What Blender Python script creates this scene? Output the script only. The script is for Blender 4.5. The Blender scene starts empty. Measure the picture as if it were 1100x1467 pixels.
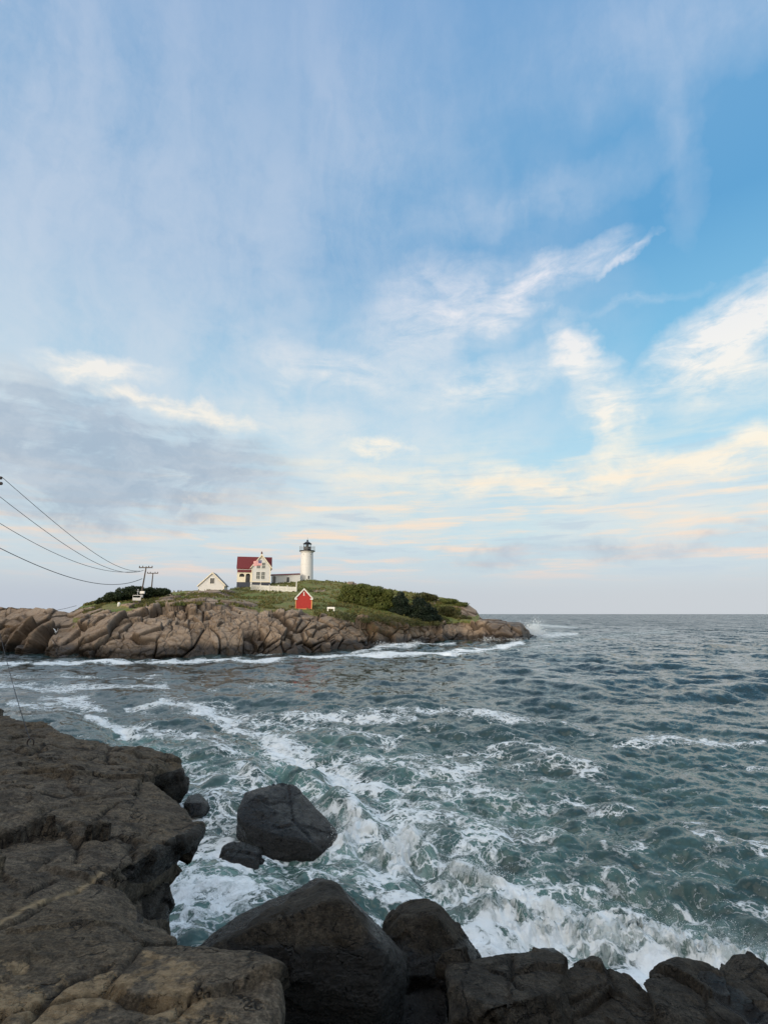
import bpy, bmesh, math, random
import numpy as np
from mathutils import Vector, Matrix

# ------------------------------------------------------------------ camera
H = 6.0                      # eye height above the water
FPX, CX, CY = 760.0, 550.0, 733.5
TANP = 146.0 / FPX
PITCH = math.atan(TANP)
SP, CP = math.sin(PITCH), math.cos(PITCH)
S = bpy.context.scene
COL = S.collection
cam_d = bpy.data.cameras.new('camera')
cam = bpy.data.objects.new('camera', cam_d)
COL.objects.link(cam)
cam.location = (0, 0, H)
cam.rotation_euler = (math.pi / 2 + PITCH, 0, 0)
cam_d.sensor_fit = 'VERTICAL'
cam_d.sensor_height = 36.0
cam_d.lens = FPX / 1467.0 * 36.0
cam_d.clip_start = 0.1
cam_d.clip_end = 60000
S.camera = cam

# ------------------------------------------------------------------ exposure
S.view_settings.view_transform = 'Standard'
S.view_settings.look = 'None'
S.view_settings.exposure = 0.0
S.view_settings.gamma = 1.0
S.view_settings.use_curve_mapping = False
S.cycles.use_denoising = True
S.cycles.max_bounces = 6
S.cycles.caustics_reflective = False
S.cycles.caustics_refractive = False


def s2l(*c):
    """sRGB 0-255 to a linear colour."""
    o = []
    for v in c:
        v = v / 255.0
        o.append(v / 12.92 if v <= 0.04045 else ((v + 0.055) / 1.055) ** 2.4)
    return tuple(o)


def ray(px, py):
    xc, yc = (px - CX) / FPX, -(py - CY) / FPX
    return xc, CP - yc * SP, SP + yc * CP


def pix(px, py, Y):
    """the point at depth Y seen at photo pixel px, py"""
    rx, ry, rz = ray(px, py)
    t = Y / ry
    return Vector((rx * t, Y, H + rz * t))


def pixz(px, py, z=0.0):
    rx, ry, rz = ray(px, py)
    t = (z - H) / rz
    return Vector((rx * t, ry * t, z))


def project(P):
    """numpy: world points to photo pixels"""
    d = P - np.array([0, 0, H])
    f = d[:, 1] * CP + d[:, 2] * SP
    u = -d[:, 1] * SP + d[:, 2] * CP
    ok = f > 0.05
    f = np.where(ok, f, 1e9)
    px = CX + FPX * d[:, 0] / f
    py = CY - FPX * u / f
    px[~ok] = -1e5
    py[~ok] = 1e5
    return px, py


# ------------------------------------------------------------------ node helper
class G:
    def __init__(self, tree):
        self.t = tree
        tree.nodes.clear()

    def n(self, typ, ins=None, **props):
        nd = self.t.nodes.new(typ)
        for k, v in props.items():
            setattr(nd, k, v)
        for k, v in (ins or {}).items():
            sock = nd.inputs[k]
            if isinstance(v, bpy.types.NodeSocket):
                self.t.links.new(v, sock)
            else:
                if sock.type == 'RGBA' and len(v) == 3:
                    v = (*v, 1)
                sock.default_value = v
        return nd

    def m(self, op, a, b=0.0, c=None, clamp=False):
        ins = {0: a, 1: b}
        if c is not None:
            ins[2] = c
        return self.n('ShaderNodeMath', ins, operation=op, use_clamp=clamp).outputs[0]

    def vm(self, op, a, b=None, scale=None):
        ins = {0: a}
        if b is not None:
            ins[1] = b
        nd = self.n('ShaderNodeVectorMath', ins, operation=op)
        if scale is not None:
            if isinstance(scale, bpy.types.NodeSocket):
                self.t.links.new(scale, nd.inputs['Scale'])
            else:
                nd.inputs['Scale'].default_value = scale
        return nd.outputs[0]

    def noise(self, vec, scale, detail=4, rough=0.5, dist=0.0, col=False, lac=2.0):
        ins = {'Scale': scale, 'Detail': detail, 'Roughness': rough, 'Distortion': dist, 'Lacunarity': lac}
        if vec is not None:
            ins['Vector'] = vec
        nd = self.n('ShaderNodeTexNoise', ins)
        return nd.outputs['Color'] if col else nd.outputs[0]

    def voro(self, vec, scale, feature='F1', rand=1.0, out='Distance', detail=0):
        nd = self.n('ShaderNodeTexVoronoi', {'Scale': scale, 'Randomness': rand}, feature=feature)
        if vec is not None:
            self.t.links.new(vec, nd.inputs['Vector'])
        return nd.outputs[out]

    def mapping(self, vec, loc=(0, 0, 0), rot=(0, 0, 0), scale=(1, 1, 1), typ='POINT'):
        nd = self.n('ShaderNodeMapping', {'Vector': vec, 'Rotation': rot, 'Scale': scale}, vector_type=typ)
        if 'Location' in nd.inputs and typ in ('POINT', 'TEXTURE'):
            nd.inputs['Location'].default_value = loc
        return nd.outputs[0]

    def ss(self, v, lo, hi, a=0.0, b=1.0, interp='SMOOTHSTEP'):
        return self.n('ShaderNodeMapRange', {'Value': v, 'From Min': lo, 'From Max': hi, 'To Min': a, 'To Max': b},
                      interpolation_type=interp).outputs[0]

    def mix(self, f, a, b, blend='MIX'):
        nd = self.n('ShaderNodeMix', data_type='RGBA', blend_type=blend)
        for i, v in ((0, f), (6, a), (7, b)):
            if isinstance(v, bpy.types.NodeSocket):
                self.t.links.new(v, nd.inputs[i])
            elif i == 0:
                nd.inputs[0].default_value = v
            else:
                nd.inputs[i].default_value = (*v, 1) if len(v) == 3 else v
        return nd.outputs[2]

    def ramp(self, f, stops, interp='LINEAR'):
        nd = self.n('ShaderNodeValToRGB', {0: f})
        cr = nd.color_ramp
        cr.interpolation = interp
        while len(cr.elements) < len(stops):
            cr.elements.new(0.5)
        for e, (p, c) in zip(cr.elements, stops):
            e.position = p
            e.color = (*c, 1)
        return nd.outputs[0]

    def attr(self, name, out='Fac'):
        return self.n('ShaderNodeAttribute', attribute_name=name).outputs[out]

    def bump(self, h, strength=0.5, dist=0.1, normal=None):
        ins = {'Height': h, 'Strength': strength, 'Distance': dist}
        if normal is not None:
            ins['Normal'] = normal
        return self.n('ShaderNodeBump', ins).outputs[0]


# ------------------------------------------------------------------ sky
SUN_EL, SUN_AZ = math.radians(9), math.radians(214)     # azimuth clockwise from +Y: low, behind and to the left
world = bpy.data.worlds.new('World')
S.world = world
world.use_nodes = True


def azel(px, py):
    rx, ry, rz = ray(px, py)
    return math.atan2(rx, ry), math.atan2(rz, math.hypot(rx, ry))


def build_sky():
    g = G(world.node_tree)
    d = g.n('ShaderNodeTexCoord').outputs['Generated']
    sep = g.n('ShaderNodeSeparateXYZ', {0: d})
    x, y, z = sep.outputs
    az = g.m('ARCTAN2', x, y)
    el = g.m('ARCSINE', z)
    A = g.n('ShaderNodeCombineXYZ', {0: az, 1: el}).outputs[0]
    # flat cloud-deck coordinates: streaks run together towards the horizon
    zz = g.m('ADD', g.m('MAXIMUM', z, 0.0), 0.16)
    Pl = g.n('ShaderNodeCombineXYZ', {0: g.m('DIVIDE', x, zz), 1: g.m('DIVIDE', y, zz), 2: 0.3}).outputs[0]
    warp = g.noise(A, 5.5, 5, 0.6, col=True)
    A1 = g.vm('ADD', A, g.vm('SCALE', g.vm('SUBTRACT', warp, (0.5, 0.5, 0.5)), scale=0.13))
    warp2 = g.noise(A, 22.0, 4, 0.65, col=True)
    A1 = g.vm('ADD', A1, g.vm('SCALE', g.vm('SUBTRACT', warp2, (0.5, 0.5, 0.5)), scale=0.026))

    def blobs(lst):
        tot = None
        for (px, py, rx, ry, rot, k) in lst:
            a0, e0 = azel(px, py)
            c = math.cos(math.atan((py - CY) / FPX)) * math.cos(math.atan((px - CX) / FPX))
            sx = rx / FPX * c / max(0.55, math.cos(e0))
            sy = ry / FPX * c
            v = g.mapping(A1, (a0, e0, 0), (0, 0, math.radians(rot)), (sx, sy, 1), 'TEXTURE')
            f = g.m('MULTIPLY', g.n('ShaderNodeTexGradient', {0: v}, gradient_type='SPHERICAL').outputs[1], k)
            tot = f if tot is None else g.m('ADD', tot, f)
        return tot

    # fine streaky texture of the cirrus
    st = g.mapping(Pl, rot=(0, 0, math.radians(28)), scale=(1.0, 0.28, 1))
    st = g.vm('ADD', st, g.vm('SCALE', g.noise(Pl, 1.1, 4, 0.55, col=True), scale=0.9))
    streak = g.noise(st, 2.4, 9, 0.62, 0.25)
    puff = g.noise(g.mapping(A, scale=(1, 1.9, 1)), 9.0, 8, 0.62, 0.7)
    fib = g.noise(g.mapping(A, rot=(0, 0, math.radians(-24)), scale=(1, 3.2, 1)), 10.0, 8, 0.66, 0.55)
    Ab = g.vm('ADD', A, g.vm('MULTIPLY', g.vm('SUBTRACT', warp, (0.5, 0.5, 0.5)), (0.10, 0.012, 0)))
    bands = g.noise(g.mapping(Ab, scale=(1.6, 16.0, 1)), 3.0, 6, 0.58, 0.12)

    eld = g.m('DIVIDE', el, math.radians(60), clamp=True)
    clear = g.ramp(eld, [(0.0, s2l(192, 200, 208)), (0.05, s2l(200, 210, 217)), (0.14, s2l(196, 221, 230)), (0.27, s2l(170, 213, 234)),
                         (0.43, s2l(128, 189, 224)), (0.60, s2l(97, 161, 208)), (0.75, s2l(108, 163, 208)), (1.0, s2l(122, 163, 208))])
    nish = g.n('ShaderNodeTexSky', sky_type='NISHITA', sun_disc=False, sun_elevation=SUN_EL, sun_rotation=SUN_AZ,
               altitude=0, air_density=1.0, dust_density=1.0, ozone_density=1.5).outputs[0]
    clear = g.mix(0.04, clear, g.vm('SCALE', nish, scale=0.10))
    lift = g.m('ADD', 1.02, g.m('MULTIPLY', g.ss(az, -0.5, 0.75), 0.05))

    # lavender veil
    vb = blobs([(60, 330, 420, 520, 0, 1.25), (60, 60, 300, 300, 0, 0.5), (480, 120, 420, 240, -25, 0.55), (960, 20, 380, 130, -4, 0.6), (400, 400, 330, 150, -12, 0.6),
                (560, 560, 380, 160, 12, 0.6), (700, 600, 200, 60, 0, 0.2), (1000, 720, 400, 100, 0, 0.5), (300, 700, 500, 160, 0, 0.8),
                (430, 250, 230, 120, 20, 0.35), (760, 280, 260, 40, 4, 0.3), (980, 200, 40, 160, -8, 0.28), (200, 560, 420, 170, 0, 0.6)])
    st2 = g.mapping(A, rot=(0, 0, math.radians(-62)), scale=(1, 0.30, 1))
    st2 = g.noise(g.vm('ADD', st2, g.vm('SCALE', warp, scale=0.16)), 9.0, 8, 0.62, 0.3)
    veil = g.m('MULTIPLY', vb, g.ss(g.m('ADD', g.m('ADD', g.m('MULTIPLY', streak, 0.5), g.m('MULTIPLY', st2, 0.30)), g.m('MULTIPLY', puff, 0.20)), 0.30, 0.68, 0.18, 1.25), clamp=False)
    back = g.m('ADD', g.m('MULTIPLY', g.ss(g.m('ABSOLUTE', az), 0.9, 1.4), 0.7), g.m('MULTIPLY', g.ss(el, 0.98, 1.25), 0.8))
    veil = g.m('SUBTRACT', 1.0, g.m('EXPONENT', g.m('MULTIPLY', g.m('ADD', veil, back), -2.1)))
    veil = g.m('MULTIPLY', veil, g.ss(st2, 0.25, 0.70, 0.80, 1.0))
    veil_c = g.ramp(eld, [(0.0, s2l(198, 204, 212)), (0.12, s2l(214, 221, 226)), (0.30, s2l(208, 222, 231)), (0.55, s2l(188, 205, 225)), (1.0, s2l(164, 186, 217))])
    c = g.mix(veil, clear, veil_c)

    # bright warm clouds
    wb = blobs([(145, 516, 105, 24, 4, 2.1), (205, 562, 85, 17, -6, 1.8), (300, 596, 110, 20, -9, 1.6), (540, 637, 62, 17, -7, 1.9), (470, 535, 150, 42, -14, 1.0), (430, 600, 170, 40, -12, 0.55),
                (640, 440, 160, 75, 6, 1.2), (700, 545, 150, 42, 14, 1.15), (590, 525, 120, 40, -12, 0.5), (785, 398, 140, 36, 16, 1.25), (890, 360, 62, 11, 22, 1.1), (900, 438, 170, 11, -2, 0.3),
                (816, 498, 34, 58, 24, 1.35), (858, 565, 46, 84, 34, 1.3), (886, 630, 34, 76, 12, 1.0), (1035, 480, 190, 58, 25, 1.6), (1075, 530, 120, 90, 25, 1.0), (1000, 560, 130, 50, 30, 0.55),
                (900, 682, 330, 42, 2, 1.25), (1060, 655, 170, 40, 6, 1.1), (720, 690, 170, 30, -3, 0.8), (560, 690, 200, 34, -4, 0.7), (640, 650, 260, 60, 0, 0.35), (40, 540, 110, 36, 0, 0.5),
                (480, 740, 260, 40, 0, 0.6), (980, 740, 330, 45, 0, 0.5), (420, 660, 180, 60, -8, 0.4)])
    tex = g.m('ADD', g.m('MULTIPLY', fib, 0.6), g.m('MULTIPLY', puff, 0.4))
    wf = g.m('MULTIPLY', wb, g.ss(tex, 0.30, 0.67, 0.13, 1.28))
    wf = g.ss(wf, 0.0, 1.35, 0, 1, 'LINEAR')
    w_c = g.ramp(eld, [(0.0, s2l(236, 214, 196)), (0.14, s2l(245, 230, 208)), (0.26, s2l(246, 239, 223)), (0.40, s2l(240, 238, 234)), (0.55, s2l(226, 228, 236)), (1.0, s2l(205, 212, 230))])
    # grey-lavender cloud bank on the left and near the horizon
    gb = blobs([(150, 640, 330, 120, -5, 1.5), (40, 600, 230, 95, 0, 1.1), (320, 662, 150, 46, -4, 0.9), (240, 715, 280, 55, 0, 0.8), (60, 730, 260, 80, 0, 0.7),
                (850, 782, 320, 26, 2, 0.9), (760, 800, 260, 20, -1, 0.6), (1060, 770, 160, 16, 3, 0.6)])
    gtex = g.m('ADD', g.m('MULTIPLY', puff, 0.6), g.m('MULTIPLY', bands, 0.4))
    gf = g.ss(g.m('MULTIPLY', gb, g.ss(gtex, 0.30, 0.68, 0.18, 1.30)), 0.0, 1.3)
    g_c = g.ramp(eld, [(0.0, s2l(190, 198, 206)), (0.2, s2l(163, 181, 199)), (0.5, s2l(164, 183, 204))])
    c = g.mix(g.m('MULTIPLY', wf, 0.95), c, w_c)
    g_c = g.mix(g.ss(g.noise(g.mapping(A1, scale=(1, 2.2, 1)), 7.0, 6, 0.6), 0.38, 0.66, 0.0, 0.65), g_c, s2l(196, 207, 218))
    # thin cream and grey bands low in the sky
    low = g.m('MULTIPLY', g.ss(el, math.radians(2.2), math.radians(5.5)), g.ss(el, math.radians(20), math.radians(11)))
    cream = g.m('MULTIPLY', g.m('MULTIPLY', g.ss(bands, 0.45, 0.68), low), 0.85)
    c = g.mix(cream, c, g.ramp(eld, [(0.06, s2l(240, 212, 196)), (0.13, s2l(246, 222, 200)), (0.3, s2l(246, 238, 218))]))
    grey = g.m('MULTIPLY', g.m('MULTIPLY', g.ss(bands, 0.44, 0.32), low), 0.55)
    c = g.mix(grey, c, s2l(186, 202, 216))
    c = g.mix(g.m('MULTIPLY', g.m('MULTIPLY', gf, g.m('SUBTRACT', 1.0, g.m('MULTIPLY', wf, 0.9))), 0.88), c, g_c)
    hz = g.m('MULTIPLY', g.ss(el, math.radians(4.6), math.radians(1.0)), 0.9)
    c = g.mix(hz, c, g.mix(g.ss(az, -0.5, 0.5), s2l(188, 196, 208), s2l(198, 203, 208)))
    # the bright western sky round the low sun, behind the camera
    sd = (math.sin(SUN_AZ) * math.cos(SUN_EL), math.cos(SUN_AZ) * math.cos(SUN_EL), math.sin(SUN_EL))
    g.vm('DOT_PRODUCT', d, sd)
    dt = g.t.nodes[-1].outputs['Value']
    c = g.mix(g.m('MULTIPLY', g.ss(dt, 0.45, 0.97), 0.95), c, (2.1, 1.75, 1.32))
    # unseen brightening added high above the frame to light foam and rock tops
    c = g.mix(g.ss(el, math.radians(57), math.radians(76)), c, (1.55, 1.58, 1.62))
    c = g.vm('SCALE', c, scale=g.m('MULTIPLY', lift, 10.0))
    bg = g.n('ShaderNodeBackground', {0: c, 1: 0.1})
    out = g.n('ShaderNodeOutputWorld')
    g.t.links.new(bg.outputs[0], out.inputs[0])


build_sky()

sun_d = bpy.data.lights.new('sun', 'SUN')
sun_d.energy = 2.2
sun_d.angle = math.radians(12)
sun_d.color = (1.0, 0.90, 0.75)
sun = bpy.data.objects.new('sun', sun_d)
COL.objects.link(sun)
sv = Vector((math.sin(SUN_AZ) * math.cos(SUN_EL), math.cos(SUN_AZ) * math.cos(SUN_EL), math.sin(SUN_EL)))
sun.rotation_euler = sv.to_track_quat('Z', 'Y').to_euler()
sun.location = sv * 60

# ------------------------------------------------------------------ numpy noise


def _h(ix, iy, iz, seed):
    with np.errstate(over='ignore'):
        n = (ix.astype(np.uint32) * np.uint32(374761393) + iy.astype(np.uint32) * np.uint32(668265263)
             + iz.astype(np.uint32) * np.uint32(2147483647) + np.uint32(seed * 974711 + 12345))
        n = (n ^ (n >> np.uint32(13))) * np.uint32(1274126177)
        n = (n ^ (n >> np.uint32(16))) * np.uint32(2246822519)
        n = n ^ (n >> np.uint32(15))
    return n


def _hf(ix, iy, iz, seed):
    return _h(ix, iy, iz, seed).astype(np.float64) / 4294967295.0


def vnoise(P, seed=0):
    """value noise in -1..1"""
    I = np.floor(P).astype(np.int64)
    F = P - I
    F = F * F * F * (F * (F * 6 - 15) + 10)
    r = 0
    for dx in (0, 1):
        wx = F[:, 0] if dx else 1 - F[:, 0]
        for dy in (0, 1):
            wy = F[:, 1] if dy else 1 - F[:, 1]
            for dz in (0, 1):
                wz = F[:, 2] if dz else 1 - F[:, 2]
                r = r + wx * wy * wz * _hf(I[:, 0] + dx, I[:, 1] + dy, I[:, 2] + dz, seed)
    return r * 2 - 1


def fbm(P, oct=4, seed=0, rough=0.5, ridged=False):
    r, a, t = 0, 1.0, 0
    Q = np.array(P, float)
    for i in range(oct):
        v = vnoise(Q, seed + i * 7)
        if ridged:
            v = 1 - 2 * np.abs(v)
        r = r + a * v
        t += a
        a *= rough
        Q = Q * 2.03 + 17.3
    return r / t


def voronoi(P, seed=0):
    """F1, F2, vector to the nearest cell, three random numbers per cell"""
    I = np.floor(P).astype(np.int64)
    n = len(P)
    f1 = np.full(n, 1e9)
    f2 = np.full(n, 1e9)
    best = np.zeros((n, 3))
    rnd = np.zeros((n, 3))
    for dx in (-1, 0, 1):
        for dy in (-1, 0, 1):
            for dz in (-1, 0, 1):
                a, b, c = I[:, 0] + dx, I[:, 1] + dy, I[:, 2] + dz
                q = np.stack([a + _hf(a, b, c, seed + 1), b + _hf(a, b, c, seed + 2), c + _hf(a, b, c, seed + 3)], 1)
                v = P - q
                dd = np.sqrt((v * v).sum(1))
                near = dd < f1
                f2 = np.where(near, f1, np.minimum(f2, dd))
                f1 = np.where(near, dd, f1)
                best[near] = v[near]
                h = _h(a, b, c, seed + 9)
                rr = np.stack([(h & np.uint32(1023)) / 1023.0, ((h >> np.uint32(10)) & np.uint32(1023)) / 1023.0,
                               ((h >> np.uint32(20)) & np.uint32(1023)) / 1023.0], 1)
                rnd[near] = rr[near]
    return f1, f2, best, rnd


def sstep(x, a, b):
    t = np.clip((x - a) / (b - a), 0, 1)
    return t * t * (3 - 2 * t)


# ------------------------------------------------------------------ object helpers
def tag(o, label=None, cat=None, group=None, kind=None):
    if label:
        o['label'] = label
    if cat:
        o['category'] = cat
    if group:
        o['group'] = group
    if kind:
        o['kind'] = kind
    return o


def empty(name, loc, label, cat, rz=0.0, group=None):
    o = bpy.data.objects.new(name, None)
    COL.objects.link(o)
    o.empty_display_size = 0.3
    o.location = loc
    o.rotation_euler = (0, 0, rz)
    return tag(o, label, cat, group)


def link_mesh(name, me, mat, parent=None, smooth=False):
    o = bpy.data.objects.new(name, me)
    COL.objects.link(o)
    if mat:
        me.materials.append(mat)
    if parent:
        o.parent = parent
    if smooth:
        me.polygons.foreach_set('use_smooth', np.ones(len(me.polygons), bool))
    return o


def grid_mesh(name, P, nu, nv, wrap=False):
    """P (nu*nv,3) row-major [u][v]"""
    i = np.arange(nu if wrap else nu - 1)
    j = np.arange(nv - 1)
    I, J = np.meshgrid(i, j, indexing='ij')
    I2 = (I + 1) % nu
    q = np.stack([I * nv + J, I2 * nv + J, I2 * nv + J + 1, I * nv + J + 1], -1).reshape(-1, 4)
    return quads_mesh(name, P, q)


def quads_mesh(name, P, q, k=4):
    me = bpy.data.meshes.new(name)
    nf = len(q)
    me.vertices.add(len(P))
    me.vertices.foreach_set('co', np.ascontiguousarray(P, dtype=np.float32).ravel())
    me.loops.add(nf * k)
    me.loops.foreach_set('vertex_index', np.ascontiguousarray(q, dtype=np.int32).ravel())
    me.polygons.add(nf)
    me.polygons.foreach_set('loop_start', np.arange(0, nf * k, k, dtype=np.int32))
    me.update(calc_edges=True)
    return me


def set_attr(me, name, vals):
    a = me.attributes.new(name, 'FLOAT', 'POINT')
    a.data.foreach_set('value', np.ascontiguousarray(vals, dtype=np.float32))


class MB:
    """collects boxes, prisms and lathes into one mesh"""

    def __init__(self):
        self.v, self.f = [], []

    def add(self, vs, fs):
        k = len(self.v)
        self.v += [tuple(v) for v in vs]
        self.f += [tuple(i + k for i in f) for f in fs]
        return self

    def box(self, x0, x1, y0, y1, z0, z1):
        return self.add([(x0, y0, z0), (x1, y0, z0), (x1, y1, z0), (x0, y1, z0), (x0, y0, z1), (x1, y0, z1), (x1, y1, z1), (x0, y1, z1)],
                        [(0, 3, 2, 1), (4, 5, 6, 7), (0, 1, 5, 4), (1, 2, 6, 5), (2, 3, 7, 6), (3, 0, 4, 7)])

    def prism_xz(self, prof, y0, y1):
        """polygon in x,z pushed along y"""
        n = len(prof)
        vs = [(x, y0, z) for x, z in prof] + [(x, y1, z) for x, z in prof]
        fs = [tuple(range(n)), tuple(range(2 * n - 1, n - 1, -1))]
        fs += [(i, i + n, (i + 1) % n + n, (i + 1) % n) for i in range(n)]
        return self.add(vs, fs)

    def prism_yz(self, prof, x0, x1):
        n = len(prof)
        vs = [(x0, y, z) for y, z in prof] + [(x1, y, z) for y, z in prof]
        fs = [tuple(range(n - 1, -1, -1)), tuple(range(n, 2 * n))]
        fs += [(i, (i + 1) % n, (i + 1) % n + n, i + n) for i in range(n)]
        return self.add(vs, fs)

    def lathe(self, prof, n=32, cx=0, cy=0):
        """prof: (r,z) list from bottom to top"""
        vs, fs = [], []
        for r, z in prof:
            for i in range(n):
                a = 2 * math.pi * i / n
                vs.append((cx + r * math.cos(a), cy + r * math.sin(a), z))
        for j in range(len(prof) - 1):
            for i in range(n):
                fs.append((j * n + i, j * n + (i + 1) % n, (j + 1) * n + (i + 1) % n, (j + 1) * n + i))
        fs.append(tuple(range(n - 1, -1, -1)))
        fs.append(tuple((len(prof) - 1) * n + i for i in range(n)))
        return self.add(vs, fs)

    def tube(self, pts, r, n=8, r1=None):
        pts = [Vector(p) for p in pts]
        vs, fs = [], []
        m = len(pts)
        for k, p in enumerate(pts):
            d = (pts[min(k + 1, m - 1)] - pts[max(k - 1, 0)]).normalized()
            a = d.cross(Vector((0, 0, 1)))
            if a.length < 1e-3:
                a = Vector((1, 0, 0))
            a.normalize()
            b = d.cross(a)
            rr = r if r1 is None else r + (r1 - r) * k / (m - 1)
            for i in range(n):
                t = 2 * math.pi * i / n
                vs.append(p + a * (rr * math.cos(t)) + b * (rr * math.sin(t)))
        for k in range(m - 1):
            for i in range(n):
                fs.append((k * n + i, k * n + (i + 1) % n, (k + 1) * n + (i + 1) % n, (k + 1) * n + i))
        fs.append(tuple(range(n - 1, -1, -1)))
        fs.append(tuple((m - 1) * n + i for i in range(n)))
        return self.add(vs, fs)

    def build(self, name, mat, parent=None, smooth=False, bevel=0.0):
        me = bpy.data.meshes.new(name)
        me.from_pydata(self.v, [], self.f)
        bm = bmesh.new()
        bm.from_mesh(me)
        bmesh.ops.recalc_face_normals(bm, faces=bm.faces)
        if bevel:
            bmesh.ops.bevel(bm, geom=list(bm.edges), offset=bevel, segments=1, affect='EDGES', clamp_overlap=True)
        bm.to_mesh(me)
        bm.free()
        o = link_mesh(name, me, mat, parent)
        if smooth:
            for p in me.polygons:
                p.use_smooth = len(p.vertices) == 4
        return o


# ------------------------------------------------------------------ plain materials
def paint(name, col, rough=0.6, var=0.12, scale=3.0, spec=0.4):
    m = bpy.data.materials.new(name)
    m.use_nodes = True
    g = G(m.node_tree)
    tc = g.n('ShaderNodeTexCoord').outputs['Object']
    n = g.noise(tc, scale, 5, 0.6)
    k = g.ss(n, 0.25, 0.75, 1 - var, 1 + var * 0.5, 'LINEAR')
    c = g.vm('SCALE', g.n('ShaderNodeRGB').outputs[0], scale=k)
    g.t.nodes['RGB'].outputs[0].default_value = (*col, 1)
    b = g.n('ShaderNodeBsdfPrincipled', {'Base Color': c, 'Roughness': rough, 'Specular IOR Level': spec, 'Normal': g.bump(n, 0.15, 0.02)})
    g.t.links.new(b.outputs[0], g.n('ShaderNodeOutputMaterial').inputs[0])
    return m


def clapboard(name, col, pitch=0.14):
    m = bpy.data.materials.new(name)
    m.use_nodes = True
    g = G(m.node_tree)
    tc = g.n('ShaderNodeTexCoord').outputs['Object']
    z = g.n('ShaderNodeSeparateXYZ', {0: tc}).outputs[2]
    saw = g.m('FRACT', g.m('DIVIDE', z, pitch))
    n = g.noise(g.mapping(tc, scale=(0.6, 0.6, 3)), 2.0, 5, 0.6)
    c = g.mix(g.ss(n, 0.3, 0.75), tuple(v * 0.9 for v in col), col)
    b = g.n('ShaderNodeBsdfPrincipled', {'Base Color': c, 'Roughness': 0.55, 'Normal': g.bump(saw, 0.6, 0.02)})
    g.t.links.new(b.outputs[0], g.n('ShaderNodeOutputMaterial').inputs[0])
    return m


M = {}
M['white'] = paint('white_paint', (0.78, 0.76, 0.71))
M['cream'] = paint('cream_trim', (0.80, 0.72, 0.56))
M['siding'] = clapboard('white_siding', (0.70, 0.69, 0.665))
M['tower'] = paint('tower_white', (0.70, 0.69, 0.67), 0.5, 0.05, 2.5)
M['redroof'] = paint('red_shingle', (0.155, 0.022, 0.024), 0.75, 0.35, 5.0)
M['redwall'] = paint('red_clapboard', (0.42, 0.030, 0.024), 0.6, 0.18, 4.0)
M['slate'] = paint('blue_grey_masonry', (0.055, 0.062, 0.085), 0.8, 0.3, 4.0)
M['greyroof'] = paint('grey_shingle', (0.17, 0.17, 0.18), 0.8, 0.3, 5.0)
M['black'] = paint('black_iron', (0.018, 0.019, 0.024), 0.45, 0.2)
M['glass_dark'] = paint('window_pane', (0.03, 0.035, 0.038), 0.12, 0.3, 2.0, 0.6)
M['glass_grey'] = paint('curtained_pane', (0.16, 0.17, 0.16), 0.25, 0.5, 3.5, 0.5)
M['pole'] = paint('weathered_wood', (0.12, 0.098, 0.085), 0.85, 0.3)
M['porcelain'] = paint('insulator', (0.05, 0.035, 0.03), 0.3)
M['wire'] = paint('cable_black', (0.015, 0.017, 0.022), 0.6)
M['orange'] = paint('orange_trim', (0.72, 0.36, 0.14), 0.6)
M['brick'] = paint('chimney_brick', (0.11, 0.035, 0.03), 0.8, 0.3, 8)
M['grey'] = paint('grey_metal', (0.35, 0.36, 0.36), 0.5)
M['flag_red'] = paint('flag_red', (0.55, 0.10, 0.11), 0.8)
M['flag_white'] = paint('flag_white', (0.75, 0.60, 0.58), 0.8)
M['flag_blue'] = paint('flag_blue', (0.035, 0.055, 0.19), 0.8)
M['steel'] = paint('rusty_steel', (0.03, 0.022, 0.018), 0.6)
lg = bpy.data.materials.new('lantern_glass')
lg.use_nodes = True
lg.node_tree.nodes['Principled BSDF'].inputs['Base Color'].default_value = (0.9, 0.95, 0.95, 1)
lg.node_tree.nodes['Principled BSDF'].inputs['Transmission Weight'].default_value = 1.0
lg.node_tree.nodes['Principled BSDF'].inputs['Roughness'].default_value = 0.03
lg.node_tree.nodes['Principled BSDF'].inputs['IOR'].default_value = 1.05
M['lantern'] = lg

# ------------------------------------------------------------------ sea
exec_parts = []


def fft_tile(N, L, wind, lam_p, hs, seed, direc, chop=1.0, cut=0.0, spread=2.0):
    """height and horizontal shift of a periodic sea patch"""
    rs = np.random.RandomState(seed)
    k1 = 2 * np.pi * np.fft.fftfreq(N, L / N)
    KX, KY = np.meshgrid(k1, k1, indexing='ij')
    K = np.sqrt(KX ** 2 + KY ** 2)
    K[0, 0] = 1
    kp = 2 * np.pi / lam_p
    P = np.exp(-1.25 * (kp / K) ** 2) / K ** 4
    g2 = 2.2 ** np.exp(-((np.sqrt(K / kp) - 1) ** 2) / (2 * 0.08 ** 2))
    P = P * g2
    cosd = (KX * direc[0] + KY * direc[1]) / K
    D = np.maximum(0.5 + 0.5 * cosd, 0) ** spread
    P = P * D
    P[0, 0] = 0
    if cut:
        P = P * np.exp(-(K / (2 * np.pi / cut)) ** 2 * 0.5)
    A = np.sqrt(P) * (rs.randn(N, N) + 1j * rs.randn(N, N))
    h = np.real(np.fft.ifft2(A))
    sc = hs / 4.0 / h.std()
    h *= sc
    dx = np.real(np.fft.ifft2(-1j * KX / K * A)) * sc * chop
    dy = np.real(np.fft.ifft2(-1j * KY / K * A)) * sc * chop
    return np.stack([dx, dy, h], -1).astype(np.float32)


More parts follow.
